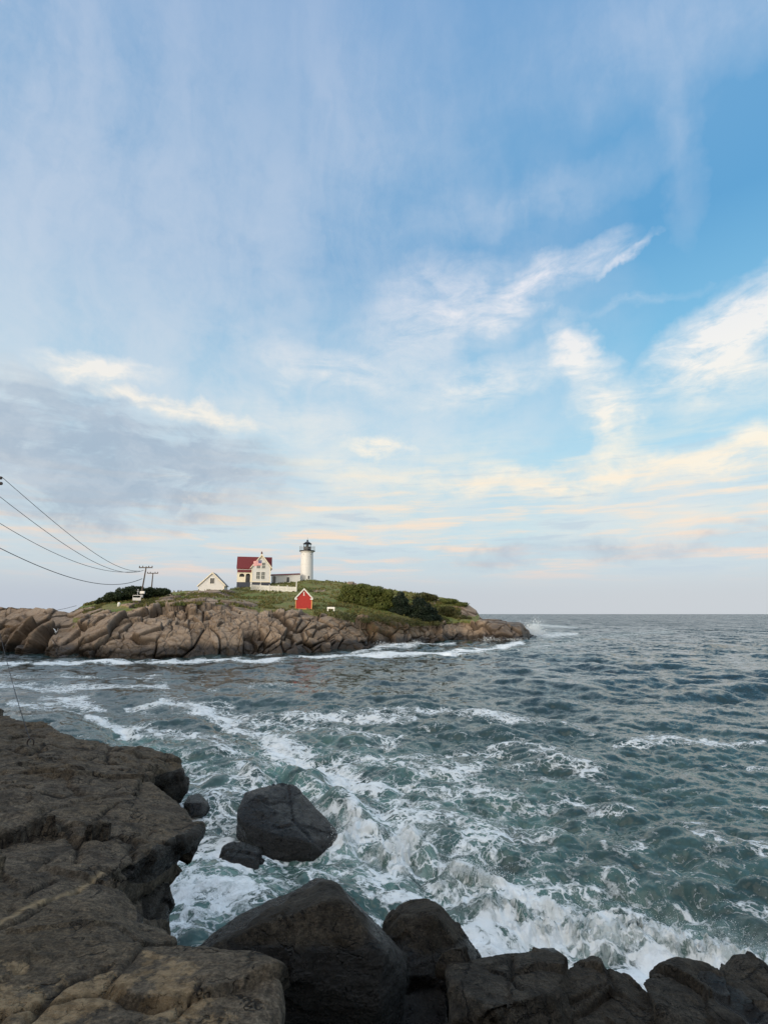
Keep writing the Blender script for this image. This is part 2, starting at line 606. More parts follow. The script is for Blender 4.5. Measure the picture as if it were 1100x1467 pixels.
def sample_tile(T, L, X, Y, ang=0.0):
    N = T.shape[0]
    c, s = math.cos(ang), math.sin(ang)
    U = (X * c + Y * s) / L * N
    V = (-X * s + Y * c) / L * N
    iu, iv = np.floor(U).astype(np.int64), np.floor(V).astype(np.int64)
    fu, fv = (U - iu)[:, None], (V - iv)[:, None]
    iu %= N
    iv %= N
    ju, jv = (iu + 1) % N, (iv + 1) % N
    r = (T[iu, iv] * (1 - fu) * (1 - fv) + T[ju, iv] * fu * (1 - fv) + T[iu, jv] * (1 - fu) * fv + T[ju, jv] * fu * fv)
    o = r.copy()
    o[:, 0] = r[:, 0] * c - r[:, 1] * s
    o[:, 1] = r[:, 0] * s + r[:, 1] * c
    return o


def stroke_field(px, py, strokes):
    """soft-edged strokes over the water, given as polylines of (px, py, half width) and a strength"""
    f = np.zeros(len(px))
    for pts, k in strokes:
        x = [p[0] for p in pts]
        y = [p[1] for p in pts]
        w = max(p[2] for p in pts)
        sel = np.where((px > min(x) - 3 * w) & (px < max(x) + 3 * w) & (py > min(y) - 2 * w) & (py < max(y) + 2 * w))[0]
        if not len(sel):
            continue
        X, Y = px[sel], py[sel]
        best = np.zeros(len(sel))
        if len(pts) == 1:
            pts = [pts[0], (pts[0][0] + 0.1, pts[0][1], pts[0][2])]
        for (x0, y0, w0), (x1, y1, w1) in zip(pts[:-1], pts[1:]):
            dx, dy = x1 - x0, y1 - y0
            t = np.clip(((X - x0) * dx + (Y - y0) * dy) / (dx * dx + dy * dy), 0, 1)
            ww = w0 + (w1 - w0) * t
            ex, ey = (X - x0 - t * dx), (Y - y0 - t * dy)
            d = np.sqrt((ex * 0.62) ** 2 + ey ** 2) / ww
            best = np.maximum(best, np.exp(-d * d * 0.9))
        f[sel] = np.maximum(f[sel], best * k)
    return f


FOAM = [
    ([(190, 1040, 15), (300, 1062, 20), (380, 1100, 20)], 0.70), ([(240, 1002, 18), (420, 1034, 20), (560, 1062, 20)], 0.66), ([(300, 1124, 18), (480, 1150, 26), (640, 1172, 26)], 0.70),
    ([(600, 1090, 14), (760, 1076, 12), (880, 1130, 14)], 0.62), ([(700, 1200, 26), (860, 1212, 22), (1000, 1180, 14)], 0.62), ([(-20, 968, 5), (120, 970, 6), (260, 974, 5)], 0.62), ([(20, 1008, 8), (110, 1018, 9)], 0.72),
    ([(-40, 953, 3), (60, 951, 3.5), (150, 948, 4), (240, 948, 3.5), (300, 945, 5), (370, 947, 4), (430, 943, 3), (490, 940, 4), (560, 937, 5), (640, 936, 4), (700, 931, 5), (745, 922, 5)], 0.95),
    ([(540, 928, 3), (600, 924, 4), (650, 922, 3)], 0.8), ([(480, 941, 3), (530, 931, 4), (560, 925, 3)], 0.7), ([(350, 938, 2), (400, 936, 2)], 0.6),
    ([(735, 917, 4), (765, 909, 6), (790, 910, 6), (825, 908, 4)], 0.75), ([(700, 934, 5), (780, 926, 6), (860, 912, 5), (960, 905, 4)], 0.55), ([(765, 895, 4), (790, 897, 4), (825, 899, 2)], 0.7),
    ([(-20, 986, 10), (80, 984, 9), (160, 984, 6), (235, 981, 5)], 0.74), ([(60, 1000, 9), (130, 1003, 12), (150, 1012, 8)], 0.78),
    ([(190, 1012, 8), (250, 1004, 11), (300, 1016, 12), (330, 1034, 14), (390, 1052, 18), (440, 1075, 24)], 0.80),
    ([(130, 1028, 10), (175, 1040, 14), (200, 1052, 8)], 0.85), ([(290, 990, 6), (360, 985, 7), (420, 992, 6)], 0.5),
    ([(400, 1062, 22), (440, 1088, 26), (500, 1112, 26), (545, 1128, 18)], 0.85), ([(350, 1082, 20), (420, 1108, 20)], 0.62), ([(500, 1088, 24), (620, 1110, 26), (700, 1120, 14)], 0.66),
    ([(420, 1022, 10), (500, 1026, 12), (590, 1034, 10)], 0.72), ([(560, 1024, 8), (660, 1030, 10), (760, 1038, 8)], 0.70), ([(600, 1052, 10), (700, 1048, 8)], 0.5),
    ([(890, 1066, 8), (960, 1062, 10), (1030, 1072, 10), (1090, 1070, 6)], 0.74), ([(760, 1040, 6), (840, 1052, 8)], 0.55), ([(1040, 1094, 6), (1110, 1104, 7)], 0.6),
    ([(540, 1150, 20), (640, 1140, 20), (760, 1110, 14), (860, 1118, 9)], 0.60), ([(700, 1155, 14), (800, 1142, 12), (900, 1165, 12)], 0.6), ([(760, 1085, 9), (880, 1092, 8)], 0.46),
    ([(560, 1180, 30), (680, 1200, 30), (800, 1240, 26)], 0.60), ([(940, 1130, 8), (1040, 1150, 8), (1110, 1170, 10)], 0.52), ([(985, 1195, 9), (1040, 1215, 9), (1110, 1232, 10)], 0.68),
    ([(880, 1195, 18), (960, 1230, 14), (1010, 1262, 12)], 0.56), ([(1050, 1265, 12), (1110, 1290, 14)], 0.6), ([(860, 1180, 8), (890, 1230, 10), (905, 1290, 18)], 0.62),
    ([(250, 1150, 18), (300, 1170, 20), (290, 1215, 26), (250, 1240, 24)], 0.72), ([(250, 1250, 24), (330, 1268, 26), (400, 1250, 22)], 0.85), ([(250, 1310, 40), (300, 1310, 30)], 0.88),
    ([(270, 1110, 12), (330, 1112, 12), (350, 1100, 10)], 0.72), ([(385, 1248, 14), (440, 1236, 12), (480, 1222, 14), (510, 1195, 16)], 0.90), ([(480, 1210, 16), (500, 1190, 12), (505, 1165, 8)], 0.9),
    ([(560, 1190, 14), (590, 1200, 18), (570, 1235, 26), (520, 1260, 26)], 0.84), ([(470, 1255, 20), (560, 1300, 36), (620, 1320, 30)], 0.74), ([(600, 1240, 20), (590, 1270, 20)], 0.7),
    ([(615, 1250, 12), (660, 1235, 20), (710, 1255, 22), (760, 1285, 28)], 0.84), ([(680, 1345, 24), (740, 1340, 24), (800, 1345, 30)], 0.92),
    ([(640, 1290, 26), (720, 1300, 30), (830, 1310, 40), (950, 1335, 36), (1060, 1360, 34), (1120, 1380, 36)], 0.80), ([(880, 1270, 26), (960, 1300, 26)], 0.74),
    ([(800, 1255, 30), (880, 1250, 20)], 0.58), ([(600, 1415, 24)], 0.9), ([(600, 1370, 60), (800, 1400, 50), (1000, 1410, 50)], 0.95),
]
BREAK = [([(670, 1300, 22), (760, 1320, 28), (850, 1318, 34), (950, 1338, 34), (1050, 1362, 32), (1130, 1385, 34)], 1.0), ([(590, 1200, 16), (560, 1235, 18)], 0.8), ([(650, 1245, 16), (700, 1258, 16)], 0.8),
         ([(490, 1215, 14), (505, 1190, 12)], 0.9), ([(330, 1112, 8)], 0.6), ([(560, 925, 3), (600, 922, 3)], 0.6), ([(765, 900, 5)], 0.8)]
AERO = [([(600, 1240, 50), (700, 1290, 60), (800, 1310, 60), (940, 1330, 50), (1090, 1370, 40)], 1.0), ([(530, 1190, 40), (580, 1230, 45), (500, 1260, 40)], 0.9), ([(250, 1300, 60), (340, 1270, 40)], 0.9),
        ([(390, 1118, 18), (450, 1125, 18), (500, 1170, 22), (560, 1200, 22)], 0.8), ([(160, 1045, 20), (300, 1110, 30)], 0.6), ([(420, 1080, 60), (560, 1130, 60), (700, 1180, 60)], 0.55)]
RIDGE = [([(360, 1122, 12), (400, 1112, 14), (445, 1124, 15), (490, 1160, 18), (535, 1195, 18)], 0.55),
         ([(540, 1215, 16), (590, 1205, 16), (610, 1215, 14)], 0.40), ([(620, 1262, 16), (665, 1250, 20), (720, 1270, 22), (790, 1300, 22)], 0.40),
         ([(700, 1318, 26), (800, 1330, 30), (900, 1342, 32), (1000, 1365, 32), (1120, 1400, 34)], 0.38), ([(480, 1225, 12), (505, 1195, 12)], 0.35)]


def build_sea():
    d0 = -2.12     # direction the chop runs to
    direc = (math.cos(d0), math.sin(d0))
    T1 = fft_tile(1024, 131.0, 8, 7.0, 0.64, 3, direc, 1.05, 0.20, 3.0)
    T3 = fft_tile(256, 233.0, 8, 21.0, 0.50, 9, (math.cos(-2.3), math.sin(-2.3)), 0.8, 9.0, 10.0)
    T1c = fft_tile(1024, 131.0, 8, 7.0, 0.50, 3, direc, 0.7, 2.8, 3.0)
    T2 = fft_tile(1024, 41.0, 6, 2.2, 0.14, 5, direc, 0.9, 0.10, 1.6)
    th_in = np.radians(np.linspace(-44, 44, 1150))
    th_out = np.radians(np.concatenate([np.linspace(44.4, 315.6, 150)]))
    th = np.concatenate([th_in, th_out])
    t = np.linspace(0, 1, 960)
    ang = np.radians(60) * (t ** 1.45) + np.radians(0.02)
    r = H / np.tan(ang)[::-1]
    TH, R = np.meshgrid(th, r, indexing='ij')
    X = (R * np.sin(TH)).ravel()
    Y = (R * np.cos(TH)).ravel()
    nv = len(r)
    spacing = np.gradient(r)
    SPC = np.broadcast_to(spacing, TH.shape).ravel() + 0 * X
    px, py = project(np.stack([X, Y, 0 * X], 1))
    D = np.zeros((len(X), 3), np.float32)
    f1 = np.clip(1.6 - SPC / 2.4, 0, 1)
    f2 = np.clip(1.25 - SPC / 0.45, 0, 1)
    fm_ = np.clip(1.3 - SPC / 0.40, 0, 1)
    gust = 0.92 + 0.45 * vnoise(np.stack([X / 15, Y / 26, 0 * X], 1), 4)
    f3 = np.clip(1.6 - SPC / 6.0, 0, 1)
    a = f3 > 0
    D[a] += sample_tile(T3, 233.0, X[a], Y[a]) * f3[a][:, None]
    a = f1 > 0
    D[a] += sample_tile(T1, 131.0, X[a], Y[a]) * (f1 * gust * fm_)[a][:, None] + sample_tile(T1c, 131.0, X[a], Y[a]) * (f1 * gust * (1 - fm_))[a][:, None]
    a = f2 > 0
    D[a] += sample_tile(T2, 41.0, X[a], Y[a], 0.6) * (f2)[a][:, None]
    D[a] += sample_tile(T2, 19.3, X[a], Y[a], -0.9) * (f2)[a][:, None] * 0.30
    # swell running in towards the rocks
    calm = 1 - 0.45 * sstep(-X, 0, 30) * sstep(Y, 110, 20)
    D *= calm[:, None].astype(np.float32)
    foam = np.zeros(len(X))
    vis = (px > -300) & (px < 1400) & (py < 1700)
    idx = np.where(vis)[0]
    wob = np.stack([X, Y, 0 * X], 1)[idx]
    far = np.clip((py[idx] - 900) / 350, 0.05, 1.4)
    ox = fbm(wob * 0.35, 4, 11, 0.6) * 46 * far
    oy = fbm(wob * 0.35, 4, 12, 0.6) * 26 * far
    qx, qy = px[idx] + ox, py[idx] + oy
    fm = stroke_field(qx, qy, FOAM)
    nearness = sstep(py[idx], 935, 1150)
    side = 1 - 0.40 * sstep(px[idx], 620, 1000) * sstep(py[idx], 1330, 1080)
    base = (0.16 + 0.44 * nearness) * side + 0.10 * fbm(wob * 0.12, 3, 21)
    foam[idx] = np.clip(np.maximum(fm, base), 0, 1)
    aero = np.zeros(len(X))
    aero[idx] = np.clip(stroke_field(qx, qy, AERO) + 0.38 * nearness, 0, 1)
    brk = np.zeros(len(X))
    brk[idx] = np.clip(stroke_field(px[idx] + ox * 0.35, py[idx] + oy * 0.35, BREAK), 0, 1)
    rd = stroke_field(px[idx] + ox * 0.25, py[idx] + oy * 0.25, RIDGE)
    lump = fbm(wob * np.array([1.1, 1.1, 1]), 5, 31, 0.6)
    D[idx, 2] += rd * (1 + 0.35 * lump)
    churn = brk[idx]
    D[idx, 2] += churn * (0.34 * fbm(wob * 1.9, 5, 41, 0.62, ridged=True) + 0.16 * fbm(wob * 6.0, 3, 43, 0.6) + 0.05)
    D[idx, 0] += churn * 0.22 * fbm(wob * 2.3, 4, 51)
    D[idx, 1] += churn * 0.22 * fbm(wob * 2.3, 4, 61)
    slop = aero[idx] * 0.09 * fbm(wob * 1.6, 4, 71, 0.55)
    D[idx, 2] += slop
    P = np.stack([X, Y, 0 * X], 1) + D
    me = grid_mesh('sea', P, len(th), nv, wrap=True)
    set_attr(me, 'foam', foam)
    set_attr(me, 'aero', aero)
    set_attr(me, 'brk', brk)
    o = link_mesh('sea', me, sea_material(), smooth=True)
    tag(o, kind='structure')
    return o


def sea_material():
    m = bpy.data.materials.new('sea_water')
    m.use_nodes = True
    g = G(m.node_tree)
    pos = g.n('ShaderNodeNewGeometry').outputs['Position']
    nor = g.n('ShaderNodeNewGeometry').outputs['Normal']
    p2 = g.vm('MULTIPLY', pos, (1, 1, 0.35))
    foam = g.attr('foam')
    aero = g.attr('aero')
    brk = g.attr('brk')
    dist = g.vm('LENGTH', pos)
    dist = g.t.nodes[-1].outputs['Value']
    # lacy foam
    w = g.vm('SCALE', g.vm('SUBTRACT', g.noise(p2, 0.75, 5, 0.6, col=True), (0.5, 0.5, 0.5)), scale=1.7)
    q = g.vm('ADD', p2, w)
    w2 = g.vm('SCALE', g.vm('SUBTRACT', g.noise(p2, 3.2, 3, 0.6, col=True), (0.5, 0.5, 0.5)), scale=0.30)
    q2 = g.vm('ADD', q, w2)
    e1 = g.voro(q2, 1.05, 'DISTANCE_TO_EDGE')
    e2 = g.voro(q2, 2.7, 'DISTANCE_TO_EDGE')
    e3 = g.voro(q2, 6.5, 'DISTANCE_TO_EDGE')
    fb = g.noise(q, 0.9, 9, 0.68)
    fb2 = g.noise(q2, 4.2, 7, 0.72)
    fb3 = g.noise(g.mapping(q, rot=(0, 0, 0.55), scale=(0.45, 1.3, 1)), 0.55, 6, 0.66)
    # strings round the gaps, thinner where the foam is old
    l1 = g.ss(e1, 0.0, g.m('ADD', 0.09, g.m('MULTIPLY', foam, 0.18)), 1, 0)
    l2 = g.ss(e2, 0.0, g.m('ADD', 0.09, g.m('MULTIPLY', foam, 0.22)), 1, 0)
    l3 = g.ss(e3, 0.0, 0.22, 1, 0)
    patchy = g.m('ADD', g.m('MULTIPLY', fb, 0.5), g.m('MULTIPLY', fb3, 0.5))
    lace = g.m('MAXIMUM', l1, g.m('MAXIMUM', g.m('MULTIPLY', l2, 0.9), g.m('MULTIPLY', l3, 0.6)))
    # solid rafts
    val = g.m('ADD', g.m('MULTIPLY', patchy, 0.72), g.m('MULTIPLY', fb2, 0.28))
    thr = g.m('SUBTRACT', 0.84, g.m('MULTIPLY', foam, 0.46))
    dense = g.m('DIVIDE', g.m('SUBTRACT', val, thr), 0.08, clamp=True)
    # strings of old foam round them
    sval = g.m('ADD', val, g.m('MULTIPLY', g.m('SUBTRACT', lace, 0.45), 0.20))
    thr2 = g.m('SUBTRACT', 0.79, g.m('MULTIPLY', foam, 0.41))
    strings = g.m('DIVIDE', g.m('SUBTRACT', sval, thr2), 0.08, clamp=True)
    ff = g.m('MAXIMUM', dense, g.m('MULTIPLY', strings, 0.92))
    ff = g.m('MULTIPLY', ff, g.ss(fb2, 0.30, 0.48, 0.65, 1.0))
    strk = g.noise(g.mapping(q2, rot=(0, 0, 0.5), scale=(2.2, 0.8, 0.8)), 2.2, 8, 0.74, 0.6)
    bf = g.m('MULTIPLY', brk, g.ss(g.m('ADD', g.m('MULTIPLY', strk, 0.75), g.m('MULTIPLY', fb, 0.40)), 0.49, 0.62))
    ff = g.m('MAXIMUM', ff, bf)
    # water body colour
    deep = g.mix(g.ss(dist, 10, 70), (0.022, 0.039, 0.035), (0.010, 0.022, 0.026))
    teal = (0.130, 0.250, 0.220)
    milky = g.m('MULTIPLY', aero, g.ss(fb, 0.30, 0.68, 0.10, 0.95))
    milky = g.m('MAXIMUM', milky, g.m('MULTIPLY', brk, 0.85))
    thin = g.m('MULTIPLY', g.ss(patchy, 0.3, 0.7), g.m('MULTIPLY', foam, 0.60))
    body = g.mix(g.m('MAXIMUM', milky, thin), deep, teal)
    col = g.mix(ff, body, (0.86, 0.90, 0.91))
    # ripples too fine for the mesh: a real spread of slopes, wider where the mesh is coarse
    def slopes(scale, amp, det=3):
        c = g.noise(p2, scale, det, 0.6, col=True)
        return g.vm('MULTIPLY', g.vm('SUBTRACT', c, (0.5, 0.5, 0.5)), (amp, amp, 0.0))
    near = g.ss(dist, 8, 60)
    rip = g.vm('ADD', g.vm('ADD', slopes(7.5, 0.42), slopes(18.0, 0.35)), slopes(2.4, 0.30))
    wide = g.vm('SCALE', g.vm('ADD', slopes(0.35, 1.3, 5), slopes(1.5, 1.5, 4)), scale=g.m('MULTIPLY', g.ss(dist, 18, 130, 0.08, 1.0), g.ss(dist, 90, 400, 1.0, 2.4)))
    gc = g.noise(g.mapping(p2, rot=(0, 0, 0.25), scale=(1, 0.22, 1)), 0.13, 4, 0.65, col=True)
    gust = g.vm('SCALE', g.vm('MULTIPLY', g.vm('SUBTRACT', gc, (0.5, 0.56, 0.5)), (0.8, 1.9, 0)), scale=g.ss(dist, 70, 260, 0.0, 1.0))
    wide = g.vm('ADD', wide, gust)
    nn = g.vm('NORMALIZE', g.vm('ADD', g.vm('ADD', nor, rip), wide))
    nb = g.bump(g.m('ADD', g.m('MULTIPLY', ff, 1.0), g.m('MULTIPLY', g.m('MULTIPLY', fb2, ff), 1.2)), 0.55, 0.10, nn)
    rough = g.m('ADD', g.m('MULTIPLY', ff, 0.6), g.ss(dist, 30, 300, 0.05, 0.16))
    b = g.n('ShaderNodeBsdfPrincipled', {'Base Color': col, 'Roughness': rough, 'IOR': 1.333, 'Normal': nb,
                                         'Specular IOR Level': g.m('SUBTRACT', 0.5, g.m('MULTIPLY', ff, 0.35))})
    g.t.links.new(b.outputs[0], g.n('ShaderNodeOutputMaterial').inputs[0])
    return m


build_sea()

# ------------------------------------------------------------------ island
# per photo column: waterline row, then (row, depth) of the cliff top, a mid slope, and the crest
ISL = [
    # px, water, (cliff top), (mid), (crest)
    (-150, 929, (893, 100), (876, 104), (862, 109)),
    (-60, 930, (893, 99), (876, 103), (864, 108)),
    (0, 931, (895, 97), (880, 101), (868, 106)),
    (45, 936, (897, 91), (882, 96), (869, 101)),
    (75, 941, (903, 86), (889, 91), (874, 96)),
    (100, 942, (900, 87), (889, 92), (878, 97)),
    (118, 942, (888, 88), (877, 94), (868, 102)),
    (150, 942, (878, 88), (867, 98), (858, 112)),
    (200, 942, (873, 89), (862, 100), (850, 118)),
    (250, 941, (868, 89), (857, 104), (848, 122)),
    (285, 939, (866, 90), (855, 106), (845, 122)),
    (318, 938, (866, 91), (857, 106), (847, 124)),
    (340, 937, (869, 92), (860, 112), (842, 148)),
    (370, 936, (873, 94), (863, 114), (838, 152)),
    (410, 935, (877, 96), (862, 118), (834, 156)),
    (440, 933, (880, 98), (862, 120), (831, 158)),
    (480, 931, (884, 100), (866, 120), (833, 158)),
    (520, 929, (889, 103), (872, 120), (837, 156)),
    (560, 925, (893, 110), (876, 124), (845, 150)),
    (600, 921, (896, 118), (880, 128), (851, 146)),
    (640, 918, (893, 127), (882, 135), (857, 147)),
    (665, 917, (890, 131), (882, 137), (863, 147)),
    (682, 917, (890, 131), (886, 138), (876, 147)),
    (690, 918, (891, 129), (889, 136), (887, 143)),
    (720, 919, (895, 127), (892, 133), (889, 140)),
    (745, 918, (900, 128), (896, 132), (893, 137)),
    (756, 915, (906, 135), (904, 137), (902, 139)),
    (762, 913, (912, 141), (911.5, 142), (911, 143)),
]
ISL_X = np.array([c[0] for c in ISL], float)


def isl_profile(px):
    """row and depth knots of the island surface along one photo column (arrays over px)"""
    g = lambda v: np.interp(px, ISL_X, v)
    yw = g([c[1] for c in ISL])
    y1, d1 = g([c[2][0] for c in ISL]), g([c[2][1] for c in ISL])
    y2, d2 = g([c[3][0] for c in ISL]), g([c[3][1] for c in ISL])
    y3, d3 = g([c[4][0] for c in ISL]), g([c[4][1] for c in ISL])
    return yw, y1, d1, y2, d2, y3, d3


def water_depth(px, py):
    q = (py - CY) / FPX
    ry, rz = CP + q * SP, SP - q * CP
    return -H / rz * ry


def ground_at(px, Y):
    """point on the island's grass at photo column px and depth Y"""
    yw, y1, d1, y2, d2, y3, d3 = [float(v) for v in isl_profile(np.array([px], float))]
    py = float(np.interp(Y, [d1, d2, d3], [y1, y2, y3]))
    return pix(px, py, Y)


def build_island():
    u = np.concatenate([np.linspace(-150, -12, 60), np.linspace(-10, 763, 1100)])
    yw, y1, d1, y2, d2, y3, d3 = isl_profile(u)
    dw = water_depth(u, yw)
    nC, nT, nB = 120, 110, 24
    rows_y, rows_d, rows_v = [], [], []
    # cliff: from below the water to the cliff top
    for i in range(nC):
        t = i / (nC - 1)
        s = t ** 0.8
        dd = dw - 1.0 + (d1 - dw + 1.0) * (0.75 * t ** 1.8 + 0.25 * t)
        yy = (yw + 9) + (y1 - yw - 9) * s
        rows_y.append(yy), rows_d.append(dd), rows_v.append(np.full_like(u, t))
    for i in range(1, nT + 1):
        t = i / nT
        dd = d1 + (d3 - d1) * t
        k = np.clip((dd - d1) / (d2 - d1), 0, 1)
        k2 = np.clip((dd - d2) / (d3 - d2), 0, 1)
        yy = np.where(dd < d2, y1 + (y2 - y1) * k, y2 + (y3 - y2) * k2)
        rows_y.append(yy), rows_d.append(dd), rows_v.append(np.full_like(u, 1 + t))
    Yr, Dr, Vr = np.array(rows_y).T, np.array(rows_d).T, np.array(rows_v).T      # [u][v]
    U = np.repeat(u[:, None], Yr.shape[1], 1)
    xc, q = (U - CX) / FPX, (Yr - CY) / FPX
    ry, rz = CP + q * SP, SP - q * CP
    t = Dr / ry
    P = np.stack([xc * t, Dr, H + rz * t], -1)
    # far side falls back to the sea
    crest = P[:, -1]
    back, vb = [], []
    for i in range(1, nB + 1):
        k = i / nB
        B = crest.copy()
        B[:, 1] += 55 * k
        B[:, 0] *= 1 + 0.1 * k
        B[:, 2] = crest[:, 2] * (1 - k ** 1.6) - 2.5 * k - 0.6 * min(1, k * 6)
        back.append(B), vb.append(np.full(len(u), 2 + k))
    P = np.concatenate([P, np.stack(back, 1)], 1)
    V = np.concatenate([Vr, np.array(vb).T], 1)
    U = np.repeat(u[:, None], P.shape[1], 1)
    nu, nv = P.shape[:2]
    du = np.gradient(P, axis=0)
    dv = np.gradient(P, axis=1)
    Nn = np.cross(du, dv)
    Nn /= np.linalg.norm(Nn, axis=-1, keepdims=True) + 1e-9
    P, V, U, Nn = P.reshape(-1, 3), V.ravel(), U.ravel(), Nn.reshape(-1, 3)
    # rock or grass
    nz = fbm(P * 0.22, 4, 5, 0.6)
    nz2 = fbm(P * 0.7, 3, 6, 0.6)
    rocky = 1.0 - sstep(V + 0.10 * nz + 0.05 * nz2, 1.0, 1.05)

    def patch(cx, cy, rx, ry):
        ppx, ppy = project(P)
        return np.exp(-(((ppx - cx) / rx) ** 2 + ((ppy - cy) / ry) ** 2))
    out = 0
    for a in ((300, 851, 42, 7), (275, 862, 70, 6), (345, 866, 36, 5), (235, 866, 40, 4), (455, 846, 13, 3), (505, 836, 10, 2.5), (548, 842, 12, 3), (655, 876, 26, 9), (678, 872, 14, 12), (612, 862, 18, 8), (30, 885, 90, 40), (130, 880, 40, 9), (235, 852, 18, 4), (200, 869, 30, 3)):
        out = np.maximum(out, patch(*a))
    rocky = np.maximum(rocky, sstep(out + 0.30 * nz + 0.12 * nz2, 0.42, 0.56))
    rocky = np.maximum(rocky, sstep(U + 8 * nz, 684, 690))
    rocky = np.where(U < 105, np.maximum(rocky, 1 - sstep(U + 10 * nz, 98, 112)), rocky)
    # fractured blocks
    w = np.stack([fbm(P * 0.10, 3, 81), fbm(P * 0.10, 3, 82), fbm(P * 0.10, 3, 83)], 1)
    Q = P + 1.6 * w
    c, s = math.cos(0.42), math.sin(0.42)
    Q = np.stack([Q[:, 0] * c - Q[:, 2] * s, Q[:, 1], Q[:, 0] * s + Q[:, 2] * c], 1)
    big = Q / np.array([4.2, 6.5, 6.6])
    mid = Q / np.array([2.1, 3.0, 2.9]) + 5.5
    sml = Q / np.array([1.0, 1.2, 0.85]) + 9.1
    disp = np.zeros(len(P))
    crack = np.zeros(len(P))
    shade = np.zeros(len(P))
    for Z, amp, tilt, cw, cd, sd in ((big, 2.5, 1.0, 0.035, 0.9, 101), (mid, 1.15, 0.55, 0.04, 0.5, 111), (sml, 0.28, 0.14, 0.05, 0.14, 121)):
        f1, f2, v, rn = voronoi(Z, sd)
        e = f2 - f1
        til = (v * (rn - 0.5) * 2).sum(1)
        if amp < 2.2:
            gate = 0.25 + 0.75 * sstep(fbm(P * 0.16, 2, sd + 3), -0.25, 0.2)
        else:
            gate = 1.0
        disp += gate * (amp * (rn[:, 0] - 0.5) + tilt * til)
        crack = np.maximum(crack, np.exp(-(e / (cw * 1.7)) ** 2) * min(1.0, 0.35 + cd / 0.7) * gate)
        disp -= gate * cd * np.exp(-(e / cw) ** 1.3)
        shade += (rn[:, 1] - 0.5) * min(amp, 0.9)
    disp += 0.07 * fbm(P * 1.3, 4, 131, 0.6)
    kcl = np.where(V < 1.05, 1.0, 0.32)
    low = sstep(P[:, 2], -2.0, 1.0)
    grassd = 0.35 * nz + 0.12 * nz2
    edge = np.where(V > 2, np.clip(1 - (V - 2) * 4, 0, 1), 1.0)
    amp_u = np.interp(U, [540, 600, 700, 762], [1.0, 0.62, 0.6, 0.3])
    Dd = (disp * kcl * rocky * amp_u + grassd * (1 - rocky)) * edge
    P2 = P + Nn * Dd[:, None]
    P2[:, 2] += 0.0
    me = grid_mesh('island', P2, nu, nv)
    set_attr(me, 'rocky', rocky)
    set_attr(me, 'crack', crack * rocky)
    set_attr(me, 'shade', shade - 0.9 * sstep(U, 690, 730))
    set_attr(me, 'drench', sstep(U + 5 * nz, 678, 715) * (1 - 0.5 * sstep(P[:, 2], 3.0, 6.0)))
    brown = 1.1 * np.exp(-((U - 565) / 45.0) ** 2) * sstep(V, 0.30, 0.8) * (1 - sstep(V, 1.1, 1.35))
    set_attr(me, 'brown', brown)
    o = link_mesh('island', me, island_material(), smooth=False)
    return tag(o, kind='structure')


